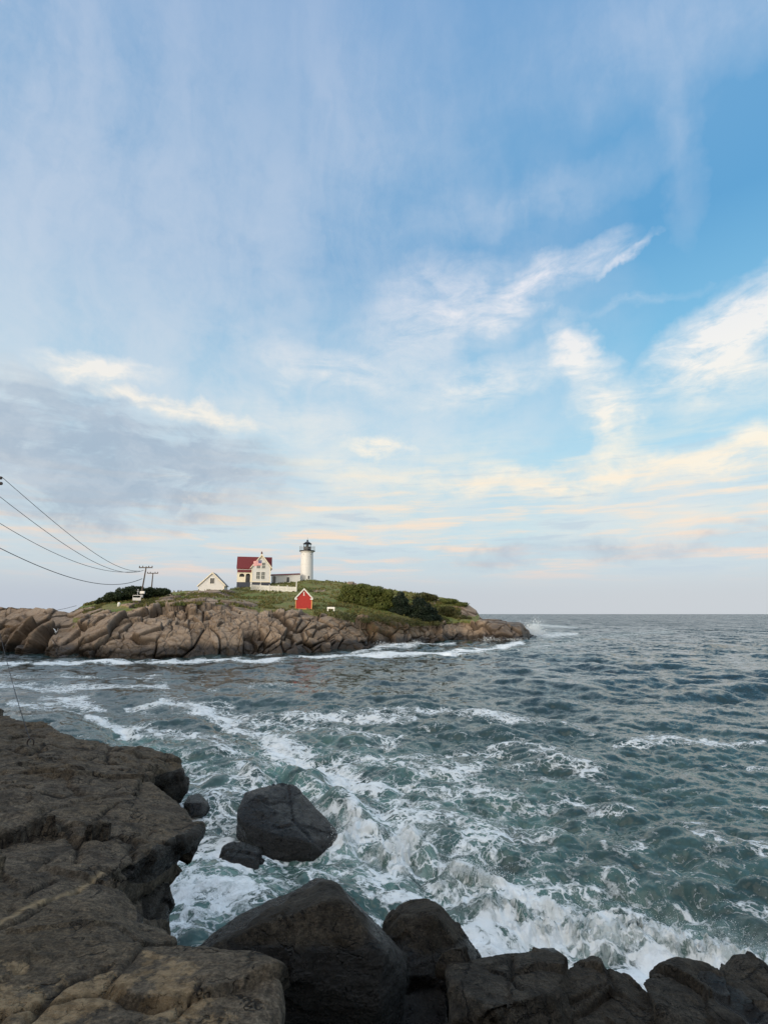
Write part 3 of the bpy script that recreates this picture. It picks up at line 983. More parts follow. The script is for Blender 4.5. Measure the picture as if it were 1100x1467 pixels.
def island_material():
    m = bpy.data.materials.new('island_ground')
    m.use_nodes = True
    g = G(m.node_tree)
    pos = g.n('ShaderNodeNewGeometry').outputs['Position']
    z = g.n('ShaderNodeSeparateXYZ', {0: pos}).outputs[2]
    rocky, crack, shade, brown = g.attr('rocky'), g.attr('crack'), g.attr('shade'), g.attr('brown')
    n1 = g.noise(pos, 0.35, 6, 0.62)
    n2 = g.noise(pos, 2.2, 6, 0.65)
    n3 = g.noise(g.mapping(pos, scale=(1, 1, 0.25)), 1.2, 5, 0.6)
    rock = g.mix(g.ss(n1, 0.35, 0.68), (0.32, 0.222, 0.140), (0.40, 0.302, 0.212))
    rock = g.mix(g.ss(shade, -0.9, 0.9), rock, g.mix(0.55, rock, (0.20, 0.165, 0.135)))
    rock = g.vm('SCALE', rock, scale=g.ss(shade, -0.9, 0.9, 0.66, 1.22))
    rock = g.mix(g.ss(n2, 0.46, 0.70, 0, 0.6), rock, (0.12, 0.085, 0.065))
    rock = g.mix(g.m('MULTIPLY', g.ss(n3, 0.55, 0.7), 0.35), rock, (0.33, 0.22, 0.12))
    rock = g.mix(g.m('MULTIPLY', crack, 0.75, clamp=True), rock, (0.045, 0.033, 0.026))
    # tide line: weed-dark and wet
    tide = g.ss(g.m('ADD', z, g.m('MULTIPLY', g.m('SUBTRACT', n1, 0.5), 2.6)), 0.8, 2.2, 1, 0)
    tide = g.m('MAXIMUM', tide, g.m('MULTIPLY', g.attr('drench'), g.ss(n1, 0.3, 0.6, 0.75, 0.45)))
    rock = g.mix(g.m('MULTIPLY', tide, 0.92), rock, (0.022, 0.017, 0.013))
    gn = g.noise(g.mapping(pos, scale=(0.5, 1, 1)), 0.22, 6, 0.65)
    gn2 = g.noise(pos, 1.8, 6, 0.7)
    grass = g.mix(g.ss(gn, 0.36, 0.62), (0.122, 0.160, 0.036), (0.190, 0.170, 0.060))
    grass = g.mix(g.ss(gn2, 0.42, 0.72, 0, 0.7), grass, (0.050, 0.070, 0.020))
    grass = g.mix(g.ss(g.noise(pos, 0.5, 4, 0.6), 0.58, 0.72, 0, 0.6), grass, (0.17, 0.115, 0.060))
    rf = g.ss(g.m('ADD', rocky, g.m('MULTIPLY', g.m('SUBTRACT', gn2, 0.5), 0.5)), 0.42, 0.58)
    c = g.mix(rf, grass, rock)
    scrub = g.mix(g.ss(n2, 0.4, 0.65), (0.085, 0.045, 0.020), (0.055, 0.050, 0.018))
    c = g.mix(g.m('MULTIPLY', brown, g.ss(n1, 0.30, 0.5, 0.3, 0.9)), c, scrub)
    h = g.m('ADD', g.m('MULTIPLY', n2, 0.6), g.m('MULTIPLY', gn2, 0.5))
    b = g.n('ShaderNodeBsdfPrincipled', {'Base Color': c, 'Roughness': g.m('SUBTRACT', 0.85, g.m('MULTIPLY', tide, 0.45)), 'Specular IOR Level': 0.3,
                                         'Normal': g.bump(h, 0.7, 0.35)})
    g.t.links.new(b.outputs[0], g.n('ShaderNodeOutputMaterial').inputs[0])
    return m


build_island()

# ------------------------------------------------------------------ unseen shore behind the camera, its bank and hill raised to shade the near rocks
def build_shore():
    xs = np.linspace(-110, 70, 181)
    ys = np.linspace(-120, 90, 211)
    X, Y = np.meshgrid(xs, ys, indexing='ij')
    X, Y = X.ravel(), Y.ravel()
    ysh = np.where(X < -5, -X * 1.28 - 5.2, 1.2 - np.maximum(X - 4, 0) * 0.35)
    d = ysh - Y
    n = fbm(np.stack([X * 0.12, Y * 0.12, 0 * X], 1), 4, 3)
    z = -3.5 + 7.4 * sstep(d, -2.5, 2.0) + 4.0 * sstep(d, 1.8, 7) + 4.5 * sstep(d, 8, 30) + n * 1.2 * sstep(d, 3, 10)
    z = np.where(X > 25, z - (X - 25) * 0.12, z)
    me = grid_mesh('shore', np.stack([X, Y, z], 1), len(xs), len(ys))
    set_attr(me, 'wet', np.zeros(len(X)))
    set_attr(me, 'lichen', np.zeros(len(X)))
    set_attr(me, 'vein', np.zeros(len(X)))
    set_attr(me, 'crack', np.zeros(len(X)))
    o = link_mesh('shore', me, M['ledge'], smooth=True)
    tag(o, kind='structure')
    return o


def ledge_material(name, dark, light, warm, sheen=0.22):
    m = bpy.data.materials.new(name)
    m.use_nodes = True
    g = G(m.node_tree)
    pos = g.n('ShaderNodeNewGeometry').outputs['Position']
    wet, lich, vein, crack = g.attr('wet'), g.attr('lichen'), g.attr('vein'), g.attr('crack')
    n0 = g.noise(pos, 0.55, 5, 0.6)
    n1 = g.noise(pos, 2.6, 8, 0.68)
    n2 = g.noise(pos, 16.0, 7, 0.72)
    n3 = g.noise(g.mapping(pos, rot=(0.3, 0.2, 0.5), scale=(0.35, 1.6, 1.6)), 5.0, 8, 0.7, 0.4)
    gr = g.voro(pos, 55.0)
    c = g.mix(g.ss(n1, 0.32, 0.66), dark, light)
    c = g.mix(g.ss(n0, 0.40, 0.66, 0, 0.65), c, warm)
    c = g.mix(g.ss(n3, 0.52, 0.70, 0, 0.5), c, tuple(v * 0.45 for v in dark))
    fine = g.noise(pos, 52.0, 3, 0.7)
    c = g.vm('SCALE', c, scale=g.ss(n2, 0.30, 0.70, 0.45, 1.65))
    c = g.vm('SCALE', c, scale=g.ss(fine, 0.30, 0.70, 0.60, 1.45))
    pit = g.ss(g.m('ADD', g.noise(g.mapping(pos, rot=(0.2, 0.1, 0.45), scale=(0.5, 1.3, 1.3)), 9.0, 6, 0.7), g.m('MULTIPLY', n1, 0.3)), 0.50, 0.58, 1, 0)
    c = g.mix(g.m('MULTIPLY', pit, 0.55), c, tuple(v * 0.3 for v in dark))
    # fracture lines
    wv = g.vm('ADD', pos, g.vm('SCALE', g.vm('SUBTRACT', g.noise(pos, 1.6, 5, 0.65, col=True), (0.5, 0.5, 0.5)), scale=0.55))
    fl = None
    for sc_, an, wd, lo in ((0.85, (1.0, 0.55, 2.0), 0.016, 0.46), (2.1, (0.6, 1.2, 1.6), 0.022, 0.50), (5.0, (1.2, 0.6, 1.4), 0.030, 0.54)):
        ed = g.voro(g.mapping(wv, rot=(0.25, 0.15, 0.5), scale=an), sc_, 'DISTANCE_TO_EDGE')
        ln_ = g.m('MULTIPLY', g.ss(ed, 0.0, wd, 1, 0), g.ss(g.noise(pos, 1.1 * sc_, 3, 0.6), lo, lo + 0.08))
        fl = ln_ if fl is None else g.m('MAXIMUM', fl, ln_)
    c = g.mix(g.m('MULTIPLY', fl, 0.85), c, tuple(v * 0.16 for v in dark))
    # pale tan lichen in blotches
    ln = g.m('ADD', g.m('MULTIPLY', g.noise(pos, 5.5, 8, 0.72, 0.2), 0.9), g.m('MULTIPLY', g.noise(pos, 1.8, 3, 0.5), 0.45))
    lf = g.ss(g.m('ADD', ln, g.m('MULTIPLY', lich, 0.46)), 1.00, 1.09)
    lf = g.m('MULTIPLY', lf, g.ss(lich, 0.02, 0.2))
    lcol = g.mix(g.ss(n2, 0.35, 0.65), (0.18, 0.125, 0.068), (0.40, 0.30, 0.18))
    c = g.mix(g.m('MULTIPLY', lf, 0.9), c, lcol)
    c = g.mix(g.m('MULTIPLY', vein, g.ss(n1, 0.30, 0.6, 0.5, 1.0)), c, (0.42, 0.32, 0.19))
    c = g.mix(g.m('MULTIPLY', crack, 0.85, clamp=True), c, (0.006, 0.005, 0.004))
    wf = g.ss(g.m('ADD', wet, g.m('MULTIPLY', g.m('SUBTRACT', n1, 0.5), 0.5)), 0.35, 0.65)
    c = g.mix(g.m('MULTIPLY', wf, 0.85), c, (0.0055, 0.0055, 0.0055))  # dark coat: real wetness, plus the shade painted through the same mask
    rough = g.m('SUBTRACT', g.ss(n2, 0.3, 0.7, 0.72, 0.9), g.m('MULTIPLY', wf, 0.58))
    h = g.m('ADD', g.m('ADD', g.m('MULTIPLY', n1, 1.0), g.m('MULTIPLY', n2, 0.30)), g.m('SUBTRACT', g.m('MULTIPLY', n3, 0.55), g.m('MULTIPLY', fl, 0.35)))
    b = g.n('ShaderNodeBsdfPrincipled', {'Base Color': c, 'Roughness': rough, 'Specular IOR Level': g.m('ADD', 0.22, g.m('MULTIPLY', wf, sheen)),
                                         'Normal': g.bump(h, 1.0, 0.13)})
    g.t.links.new(b.outputs[0], g.n('ShaderNodeOutputMaterial').inputs[0])
    return m


M['ledge'] = ledge_material('grey_brown_ledge', (0.054, 0.044, 0.033), (0.128, 0.105, 0.076), (0.096, 0.072, 0.043), -0.05)
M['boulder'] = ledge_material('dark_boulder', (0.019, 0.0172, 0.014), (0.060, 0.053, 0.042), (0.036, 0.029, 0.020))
build_shore()


# ------------------------------------------------------------------ foreground rocks
def remesh(me, voxel):
    o = bpy.data.objects.new('tmp', me)
    COL.objects.link(o)
    md = o.modifiers.new('r', 'REMESH')
    md.mode = 'VOXEL'
    md.voxel_size = voxel
    dg = bpy.context.evaluated_depsgraph_get()
    dg.update()
    out = bpy.data.meshes.new_from_object(o.evaluated_get(dg))
    bpy.data.objects.remove(o)
    bpy.data.meshes.remove(me)
    return out


def hull_into(bm, pts, bevel):
    vs = [bm.verts.new(p) for p in pts]
    r = bmesh.ops.convex_hull(bm, input=vs)
    junk = [e for e in r['geom_interior'] if isinstance(e, bmesh.types.BMVert)]
    bmesh.ops.delete(bm, geom=list(set(junk)), context='VERTS')
    return bm


def make_hull(pts, bevel):
    bm = bmesh.new()
    hull_into(bm, pts, bevel)
    bmesh.ops.dissolve_limit(bm, angle_limit=0.06, verts=list(bm.verts), edges=list(bm.edges))
    if bevel:
        bmesh.ops.bevel(bm, geom=list(bm.edges), offset=bevel, segments=2, profile=0.6, affect='EDGES', clamp_overlap=True)
    bmesh.ops.recalc_face_normals(bm, faces=bm.faces)
    return bm


def rock(name, label, cat, hulls, voxel=0.06, bevel=0.12, amp=0.10, seed=0, mat='boulder', wet_shade_z=None, wet0=0.0, block=0.0, bscale=1.4, strata=0.0, flat=0.8, lichen=None, vein=None, cracks=(), group=None, dep0=(0, 0, 1), basins=(), damp_shade=None):
    me = bpy.data.meshes.new(name)
    tmp = bmesh.new()
    for h in hulls:
        pts = [pix(p[0], p[1], dep0[0] + (p[2] - dep0[1]) * dep0[2]) for p in h]
        b = make_hull(pts, bevel)
        t = bpy.data.meshes.new('t')
        b.to_mesh(t)
        b.free()
        tmp.from_mesh(t)
        bpy.data.meshes.remove(t)
    tmp.to_mesh(me)
    tmp.free()
    me = remesh(me, voxel)
    n = len(me.vertices)
    P = np.zeros(n * 3, np.float32)
    N = np.zeros(n * 3, np.float32)
    me.vertices.foreach_get('co', P)
    me.vertices.foreach_get('normal', N)
    P = P.reshape(-1, 3).astype(float)
    N = N.reshape(-1, 3).astype(float)
    d = amp * fbm(P * 0.9, 4, seed, 0.55) + amp * 0.32 * fbm(P * 3.3, 4, seed + 40, 0.6)
    d += amp * 0.25 * fbm(P * np.array([1.2, 2.6, 6.0]), 4, seed + 60, 0.6, ridged=True)
    f1, f2, v, rn = voronoi((P + 0.12 * fbm(P * 2.0, 2, seed + 1)[:, None]) / np.array([0.62, 0.50, 0.36]), seed + 300)
    gate = sstep(fbm(P * 0.7, 2, seed + 2), -0.3, 0.3)
    d += gate * (0.10 * (v * (rn - 0.5)).sum(1) + 0.022 * (rn[:, 0] - 0.5)) * (amp / 0.08) ** 0.5
    d += 0.014 * fbm(P * 7.0, 3, seed + 70, 0.65) + 0.007 * fbm(P * 19.0, 2, seed + 71)
    crack = np.zeros(n)
    if block:
        w = np.stack([fbm(P * 0.5, 3, seed + 3), fbm(P * 0.5, 3, seed + 4), fbm(P * 0.5, 3, seed + 5)], 1)
        dip = P[:, 2] + 0.20 * P[:, 1] - 0.15 * P[:, 0]
        Q = (np.stack([P[:, 0], P[:, 1], dip], 1) + 0.3 * w) / np.array([bscale * 1.35, bscale, bscale * flat])
        f1, f2, v, rn = voronoi(Q, seed + 200)
        e = f2 - f1
        d += block * (1.5 * (rn[:, 0] - 0.5) + 1.0 * (v * (rn - 0.5) * 2).sum(1))
        ck = np.exp(-(e / 0.028) ** 1.4) * sstep(fbm(P * 0.8, 2, seed + 7), -0.35, 0.25)
        d -= 0.5 * block * ck
        crack = np.maximum(crack, ck * 0.8)
    if strata:
        s = P[:, 2] + 0.25 * P[:, 1] - 0.18 * P[:, 0] + 0.25 * fbm(P * 0.6, 3, seed + 8)
        k = s / 0.33
        fr = k - np.floor(k)
        d += strata * (sstep(fr, 0.0, 0.75) - sstep(fr, 0.86, 1.0)) - strata * 0.5
    px, py = project(P)
    for pts, wd, dep in cracks:
        jx = 3.5 * fbm(P * 3.0, 3, seed + 9)
        f = stroke_field(px + jx, py + jx, [([(a, b_, wd) for a, b_ in pts], 1.0)])
        d -= dep * f
        crack = np.maximum(crack, sstep(f, 0.30, 0.85))
    for pts, dep in basins:
        d -= dep * stroke_field(px, py, [(pts, 1.0)])
    P = P + N * d[:, None]
    me.vertices.foreach_set('co', P.astype(np.float32).ravel())
    wet = np.full(n, float(wet0))
    if wet_shade_z is not None:
        wet = np.maximum(wet, 1 - sstep(P[:, 2] + 0.25 * fbm(P * 1.1, 3, seed + 11), wet_shade_z[0], wet_shade_z[1]))  # splash-wet band; on the tall boulders it paints front-face shade too
    if damp_shade:
        wet = np.maximum(wet, sstep(stroke_field(px, py, damp_shade), 0.3, 0.6))  # damp rock, and undercut shade painted into the same dark mask
    set_attr(me, 'wet', wet)
    set_attr(me, 'crack', crack)
    set_attr(me, 'lichen', np.clip(stroke_field(px, py, lichen), 0, 1) if lichen else np.zeros(n))
    if vein:
        jx = 3.0 * fbm(P * 2.5, 3, seed + 13)
        set_attr(me, 'vein', stroke_field(px + jx, py + jx, vein))
    else:
        set_attr(me, 'vein', np.zeros(n))
    me.update()
    me.materials.clear()
    o = link_mesh(name, me, M[mat], smooth=True)
    return tag(o, label, cat, group)


ROCKS = 1
# upper ledge: long low shelf running out to a rounded snout over the water
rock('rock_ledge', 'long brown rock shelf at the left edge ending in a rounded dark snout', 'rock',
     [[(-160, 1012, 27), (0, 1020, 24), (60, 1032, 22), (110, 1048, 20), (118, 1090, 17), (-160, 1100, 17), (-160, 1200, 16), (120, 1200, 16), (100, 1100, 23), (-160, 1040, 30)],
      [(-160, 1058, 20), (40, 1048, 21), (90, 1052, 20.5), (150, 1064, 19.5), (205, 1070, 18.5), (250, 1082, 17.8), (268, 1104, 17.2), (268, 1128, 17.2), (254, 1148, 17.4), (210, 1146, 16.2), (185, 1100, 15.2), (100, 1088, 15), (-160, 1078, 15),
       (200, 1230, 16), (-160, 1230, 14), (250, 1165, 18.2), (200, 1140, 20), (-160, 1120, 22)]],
     0.07, 0.35, 0.16, 11, 'ledge', wet_shade_z=(0.3, 1.2), block=0.15, bscale=2.4, flat=0.42, damp_shade=[([(262, 1112, 14), (240, 1128, 22), (215, 1140, 12)], 0.9)], cracks=[([(160, 1068), (152, 1090), (165, 1110)], 2.2, 0.12), ([(0, 1070), (40, 1085), (66, 1072)], 2.5, 0.15), ([(85, 1070), (150, 1078), (215, 1076)], 1.6, 0.08)])  # snout end darkened: damp rock with its underside shade painted in
# middle ledge: sloping slab ending in a pointed overhanging tip
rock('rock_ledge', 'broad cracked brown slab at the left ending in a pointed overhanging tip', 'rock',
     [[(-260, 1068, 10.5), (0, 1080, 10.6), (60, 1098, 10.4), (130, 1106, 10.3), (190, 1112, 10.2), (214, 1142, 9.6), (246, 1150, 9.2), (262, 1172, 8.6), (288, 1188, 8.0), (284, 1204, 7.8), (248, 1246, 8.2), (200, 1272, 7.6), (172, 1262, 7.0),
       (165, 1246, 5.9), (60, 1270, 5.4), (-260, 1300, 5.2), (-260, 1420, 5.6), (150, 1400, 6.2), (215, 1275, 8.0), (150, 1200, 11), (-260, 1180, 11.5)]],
     0.04, 0.05, 0.09, 23, 'ledge', block=0.125, bscale=1.45, flat=0.38, strata=0.03, damp_shade=[([(282, 1200, 10), (240, 1226, 18), (196, 1252, 14)], 0.95)],  # dark strokes under the tip: wet rock and undercut shade painted together
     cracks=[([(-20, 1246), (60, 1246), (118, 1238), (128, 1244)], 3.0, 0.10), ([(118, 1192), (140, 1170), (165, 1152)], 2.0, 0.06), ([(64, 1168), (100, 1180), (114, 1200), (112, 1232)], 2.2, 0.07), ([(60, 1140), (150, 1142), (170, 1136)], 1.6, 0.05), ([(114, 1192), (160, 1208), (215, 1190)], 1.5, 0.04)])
# lower ledge
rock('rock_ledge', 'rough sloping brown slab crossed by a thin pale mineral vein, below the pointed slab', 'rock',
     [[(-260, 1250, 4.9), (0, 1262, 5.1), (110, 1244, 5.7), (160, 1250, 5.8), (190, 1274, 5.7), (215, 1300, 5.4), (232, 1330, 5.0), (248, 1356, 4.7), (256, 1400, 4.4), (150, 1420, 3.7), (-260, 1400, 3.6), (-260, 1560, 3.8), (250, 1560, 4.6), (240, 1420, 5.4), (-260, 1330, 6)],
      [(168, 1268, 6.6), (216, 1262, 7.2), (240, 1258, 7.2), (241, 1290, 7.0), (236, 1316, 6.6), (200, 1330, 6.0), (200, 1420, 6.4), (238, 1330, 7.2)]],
     0.03, 0.04, 0.06, 37, 'ledge', block=0.09, bscale=1.1, flat=0.4, damp_shade=[([(215, 1268, 14), (232, 1300, 22)], 0.95)], strata=0.02,  # pillar side gets the same painted mix of damp and shade
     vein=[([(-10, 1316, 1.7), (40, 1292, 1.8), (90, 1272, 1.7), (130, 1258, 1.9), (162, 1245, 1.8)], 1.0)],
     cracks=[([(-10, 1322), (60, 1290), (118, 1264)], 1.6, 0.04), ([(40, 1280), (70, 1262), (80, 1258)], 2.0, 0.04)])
# nearest ledge with lichen
rock('rock_ledge', 'nearest rock at the bottom left, blotched with pale tan lichen', 'rock',
     [[(-260, 1352, 3.7), (0, 1362, 3.75), (120, 1352, 3.85), (250, 1356, 3.9), (285, 1362, 3.85), (330, 1380, 3.75), (375, 1386, 3.7), (400, 1400, 3.55), (406, 1430, 3.4), (406, 1500, 3.2), (300, 1640, 2.4), (-260, 1640, 2.4), (-260, 2000, 2.6), (406, 1900, 3.4), (380, 1480, 4.0), (-260, 1470, 4.4)]],
     0.020, 0.04, 0.045, 47, 'ledge', block=0.055, bscale=0.8, flat=0.5,
     lichen=[([(10, 1450, 60), (120, 1430, 52), (220, 1405, 44), (240, 1440, 56), (310, 1480, 50)], 0.95), ([(-20, 1385, 30), (30, 1392, 20)], 0.75), ([(95, 1400, 22)], 0.8)],
     cracks=[([(40, 1462), (90, 1415), (150, 1388)], 3.2, 0.035), ([(246, 1460), (282, 1430), (286, 1420)], 2.0, 0.03)])
# large pyramid boulder
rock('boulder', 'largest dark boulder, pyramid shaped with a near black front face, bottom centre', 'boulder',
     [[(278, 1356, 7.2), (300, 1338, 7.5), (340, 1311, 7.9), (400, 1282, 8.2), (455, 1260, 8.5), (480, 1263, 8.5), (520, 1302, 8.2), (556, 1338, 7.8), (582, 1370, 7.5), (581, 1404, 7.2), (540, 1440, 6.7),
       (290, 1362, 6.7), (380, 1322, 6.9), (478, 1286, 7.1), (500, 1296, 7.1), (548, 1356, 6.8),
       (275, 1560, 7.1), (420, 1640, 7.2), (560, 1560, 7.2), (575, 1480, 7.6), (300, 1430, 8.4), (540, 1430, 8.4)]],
     0.035, 0.03, 0.04, 53, 'boulder', block=0.02, bscale=1.3, wet_shade_z=(2.05, 2.6))  # shade of the front face painted in as dark wet rock below the crest
rock('boulder', 'dark smooth humped boulder standing right behind the pyramid boulder', 'boulder',
     [[(550, 1330, 8.6), (558, 1312, 8.9), (578, 1291, 9.2), (612, 1287, 9.2), (634, 1296, 9.0), (660, 1330, 8.9), (686, 1366, 8.7), (676, 1384, 8.4), (640, 1404, 8.2), (590, 1394, 8.0), (575, 1310, 8.5), (622, 1310, 8.4),
       (570, 1460, 8.3), (650, 1470, 8.6), (680, 1400, 9.4), (565, 1400, 9.4)]],
     0.035, 0.07, 0.05, 59, 'boulder', wet_shade_z=(1.1, 1.7), block=0.03, bscale=0.9)  # front-face shade painted into the lower dark coat here as well
rock('boulder', 'wide dark fissured boulder along the bottom edge, below the breaking wave', 'boulder',
     [[(640, 1400, 7.2), (646, 1384, 7.5), (668, 1374, 7.7), (720, 1370, 7.8), (770, 1368, 7.8), (805, 1372, 7.8), (818, 1384, 7.6), (820, 1470, 7.0), (816, 1560, 6.6), (640, 1470, 6.7), (650, 1580, 6.4), (700, 1440, 6.5), (790, 1420, 6.9), (660, 1420, 8.4), (800, 1410, 8.4)]],
     0.03, 0.07, 0.07, 67, 'boulder', block=0.09, bscale=0.8, flat=0.5, cracks=[([(735, 1376), (730, 1400), (745, 1412)], 2.4, 0.07), ([(690, 1467), (715, 1445), (740, 1440)], 2.4, 0.06)])
rock('boulder', 'rough brown-black rock wedge at the bottom between two wide boulders', 'boulder',
     [[(808, 1386, 7.6), (830, 1374, 7.9), (846, 1370, 8.0), (870, 1378, 7.9), (900, 1394, 7.8), (918, 1410, 7.6), (950, 1450, 7.2), (980, 1500, 6.8), (960, 1580, 6.5), (812, 1580, 6.5), (810, 1470, 6.9), (850, 1420, 8.4), (930, 1460, 8.0)]],
     0.03, 0.05, 0.08, 71, 'boulder', block=0.08, bscale=0.7, flat=0.5, strata=0.02)
rock('boulder', 'long dark boulder at the bottom right with a smooth wet hollow on top', 'boulder',
     [[(918, 1408, 7.5), (930, 1396, 7.8), (970, 1388, 8.0), (1015, 1382, 8.1), (1036, 1384, 8.1), (1110, 1440, 7.6), (1150, 1480, 7.2), (1130, 1580, 6.4), (980, 1580, 6.4), (945, 1445, 7.0), (1000, 1440, 8.5), (1120, 1480, 8.4)]],
     0.03, 0.06, 0.06, 79, 'boulder', block=0.06, bscale=0.9, flat=0.5, basins=[([(1016, 1402, 11), (1046, 1424, 13), (1080, 1448, 9)], 0.14)], damp_shade=[([(1014, 1402, 10), (1046, 1424, 15), (1085, 1455, 13)], 1.0)])
rock('boulder', 'rounded dark boulder in the bottom right corner behind the wet hollow', 'boulder',
     [[(1030, 1400, 8.2), (1034, 1382, 8.5), (1052, 1374, 8.6), (1074, 1373, 8.6), (1092, 1386, 8.5), (1104, 1402, 8.3), (1140, 1450, 8.0), (1150, 1500, 7.8), (1060, 1440, 7.7), (1040, 1430, 7.9), (1110, 1560, 7.6), (1060, 1500, 8.9), (1160, 1480, 8.9)]],
     0.03, 0.07, 0.06, 83, 'boulder', block=0.08, bscale=0.8)
rock('boulder', 'low flat black rock in the gap beside the pyramid boulder', 'boulder',
     [[(500, 1467, 7.4), (540, 1440, 7.7), (590, 1424, 8.0), (630, 1408, 8.3), (640, 1420, 8.2), (640, 1500, 7.4), (520, 1560, 7.0), (640, 1540, 7.2), (600, 1450, 8.6)]],
     0.035, 0.06, 0.05, 89, 'boulder', wet_shade_z=(1.6, 2.2), wet0=0.4)
# rocks standing in the surf
rock('boulder', 'wet black block-shaped boulder with a slanting flat top, swept by surf', 'boulder',
     [[(340, 1160, 17.2), (350, 1134, 18.2), (375, 1127, 18.8), (412, 1121, 19.2), (424, 1128, 19.0), (446, 1158, 18.4), (482, 1190, 17.4), (482, 1202, 17.0), (462, 1222, 16.2), (440, 1227, 15.8), (384, 1226, 15.8), (362, 1200, 16.2), (340, 1172, 16.8),
       (366, 1138, 17.6), (392, 1196, 15.9), (446, 1206, 15.9), (338, 1200, 17.6), (378, 1250, 15.9), (450, 1250, 16.0), (486, 1225, 17.2), (430, 1170, 20), (360, 1170, 19)]],
     0.035, 0.03, 0.03, 97, 'boulder', wet0=0.8, dep0=(14.4, 15.8, 0.68), block=0.03, bscale=1.6, cracks=[([(420, 1176), (438, 1192), (448, 1206)], 1.4, 0.04), ([(372, 1142), (384, 1150), (404, 1148), (418, 1150)], 1.6, 0.05)])
rock('boulder', 'small wet black rock with a jagged top in front of the block-shaped boulder', 'boulder',
     [[(317, 1226, 15.0), (322, 1214, 15.4), (345, 1206, 15.8), (372, 1216, 15.6), (380, 1234, 15.2), (372, 1254, 14.6), (345, 1265, 14.2), (322, 1258, 14.4), (330, 1226, 14.6), (364, 1230, 14.8), (340, 1280, 14.2), (380, 1265, 15.0), (320, 1262, 15.2)]],
     0.03, 0.02, 0.045, 103, 'boulder', wet0=0.85, dep0=(13.3, 14.2, 0.5), block=0.08, bscale=0.9)
rock('boulder', 'small dark wet rock in the foam next to the rounded ledge snout', 'boulder',
     [[(264, 1152, 18.4), (270, 1140, 18.9), (286, 1135, 19.1), (300, 1148, 18.8), (302, 1156, 18.4), (290, 1168, 17.6), (270, 1170, 17.6), (274, 1150, 18), (290, 1150, 18), (300, 1172, 18.6), (262, 1172, 18.8)]],
     0.03, 0.02, 0.04, 107, 'boulder', wet0=0.85, dep0=(17.1, 17.6, 0.72))
rock('boulder', 'low half-submerged dark rock in the foam below the pointed slab', 'boulder',
     [[(225, 1276, 13.6), (245, 1262, 14.2), (275, 1264, 14.1), (296, 1280, 13.5), (290, 1288, 13.2), (260, 1294, 13.0), (230, 1292, 13.0), (290, 1310, 13.4), (225, 1310, 13.4), (265, 1282, 12.9)]],
     0.03, 0.04, 0.05, 109, 'boulder', wet0=0.8, dep0=(12.2, 13.0, 0.4))
rock('boulder', 'dark wet rock tip awash under the breaking wave', 'boulder',
     [[(756, 1366, 10.2), (770, 1352, 10.8), (796, 1354, 10.8), (808, 1366, 10.4), (800, 1380, 10.0), (765, 1380, 9.9), (760, 1420, 10), (810, 1420, 10.2), (785, 1400, 11)]],
     0.04, 0.07, 0.09, 113, 'boulder', wet0=0.85, dep0=(9.3, 10.4, 0.9))
rock('boulder', 'low black rock off the headland tip with white water behind it', 'boulder',
     [[(757, 913, 138), (763, 909.5, 141), (769, 911, 140), (768, 914, 136), (759, 915, 135), (762, 917, 137)]],
     0.15, 0.1, 0.12, 127, 'boulder', wet0=0.8)
rock('boulder', 'low dark rock awash at the left end of the island shore', 'boulder',
     [[(8, 940, 78), (16, 936, 83), (30, 936, 84), (34, 939, 81), (28, 943, 76), (10, 943, 76), (20, 946, 79)]],
     0.15, 0.1, 0.15, 131, 'boulder', wet0=0.8)

# ------------------------------------------------------------------ buildings on the island
def facing(p):
    """rotation that turns local -Y towards the camera"""
    return -math.atan2(p.x, p.y)


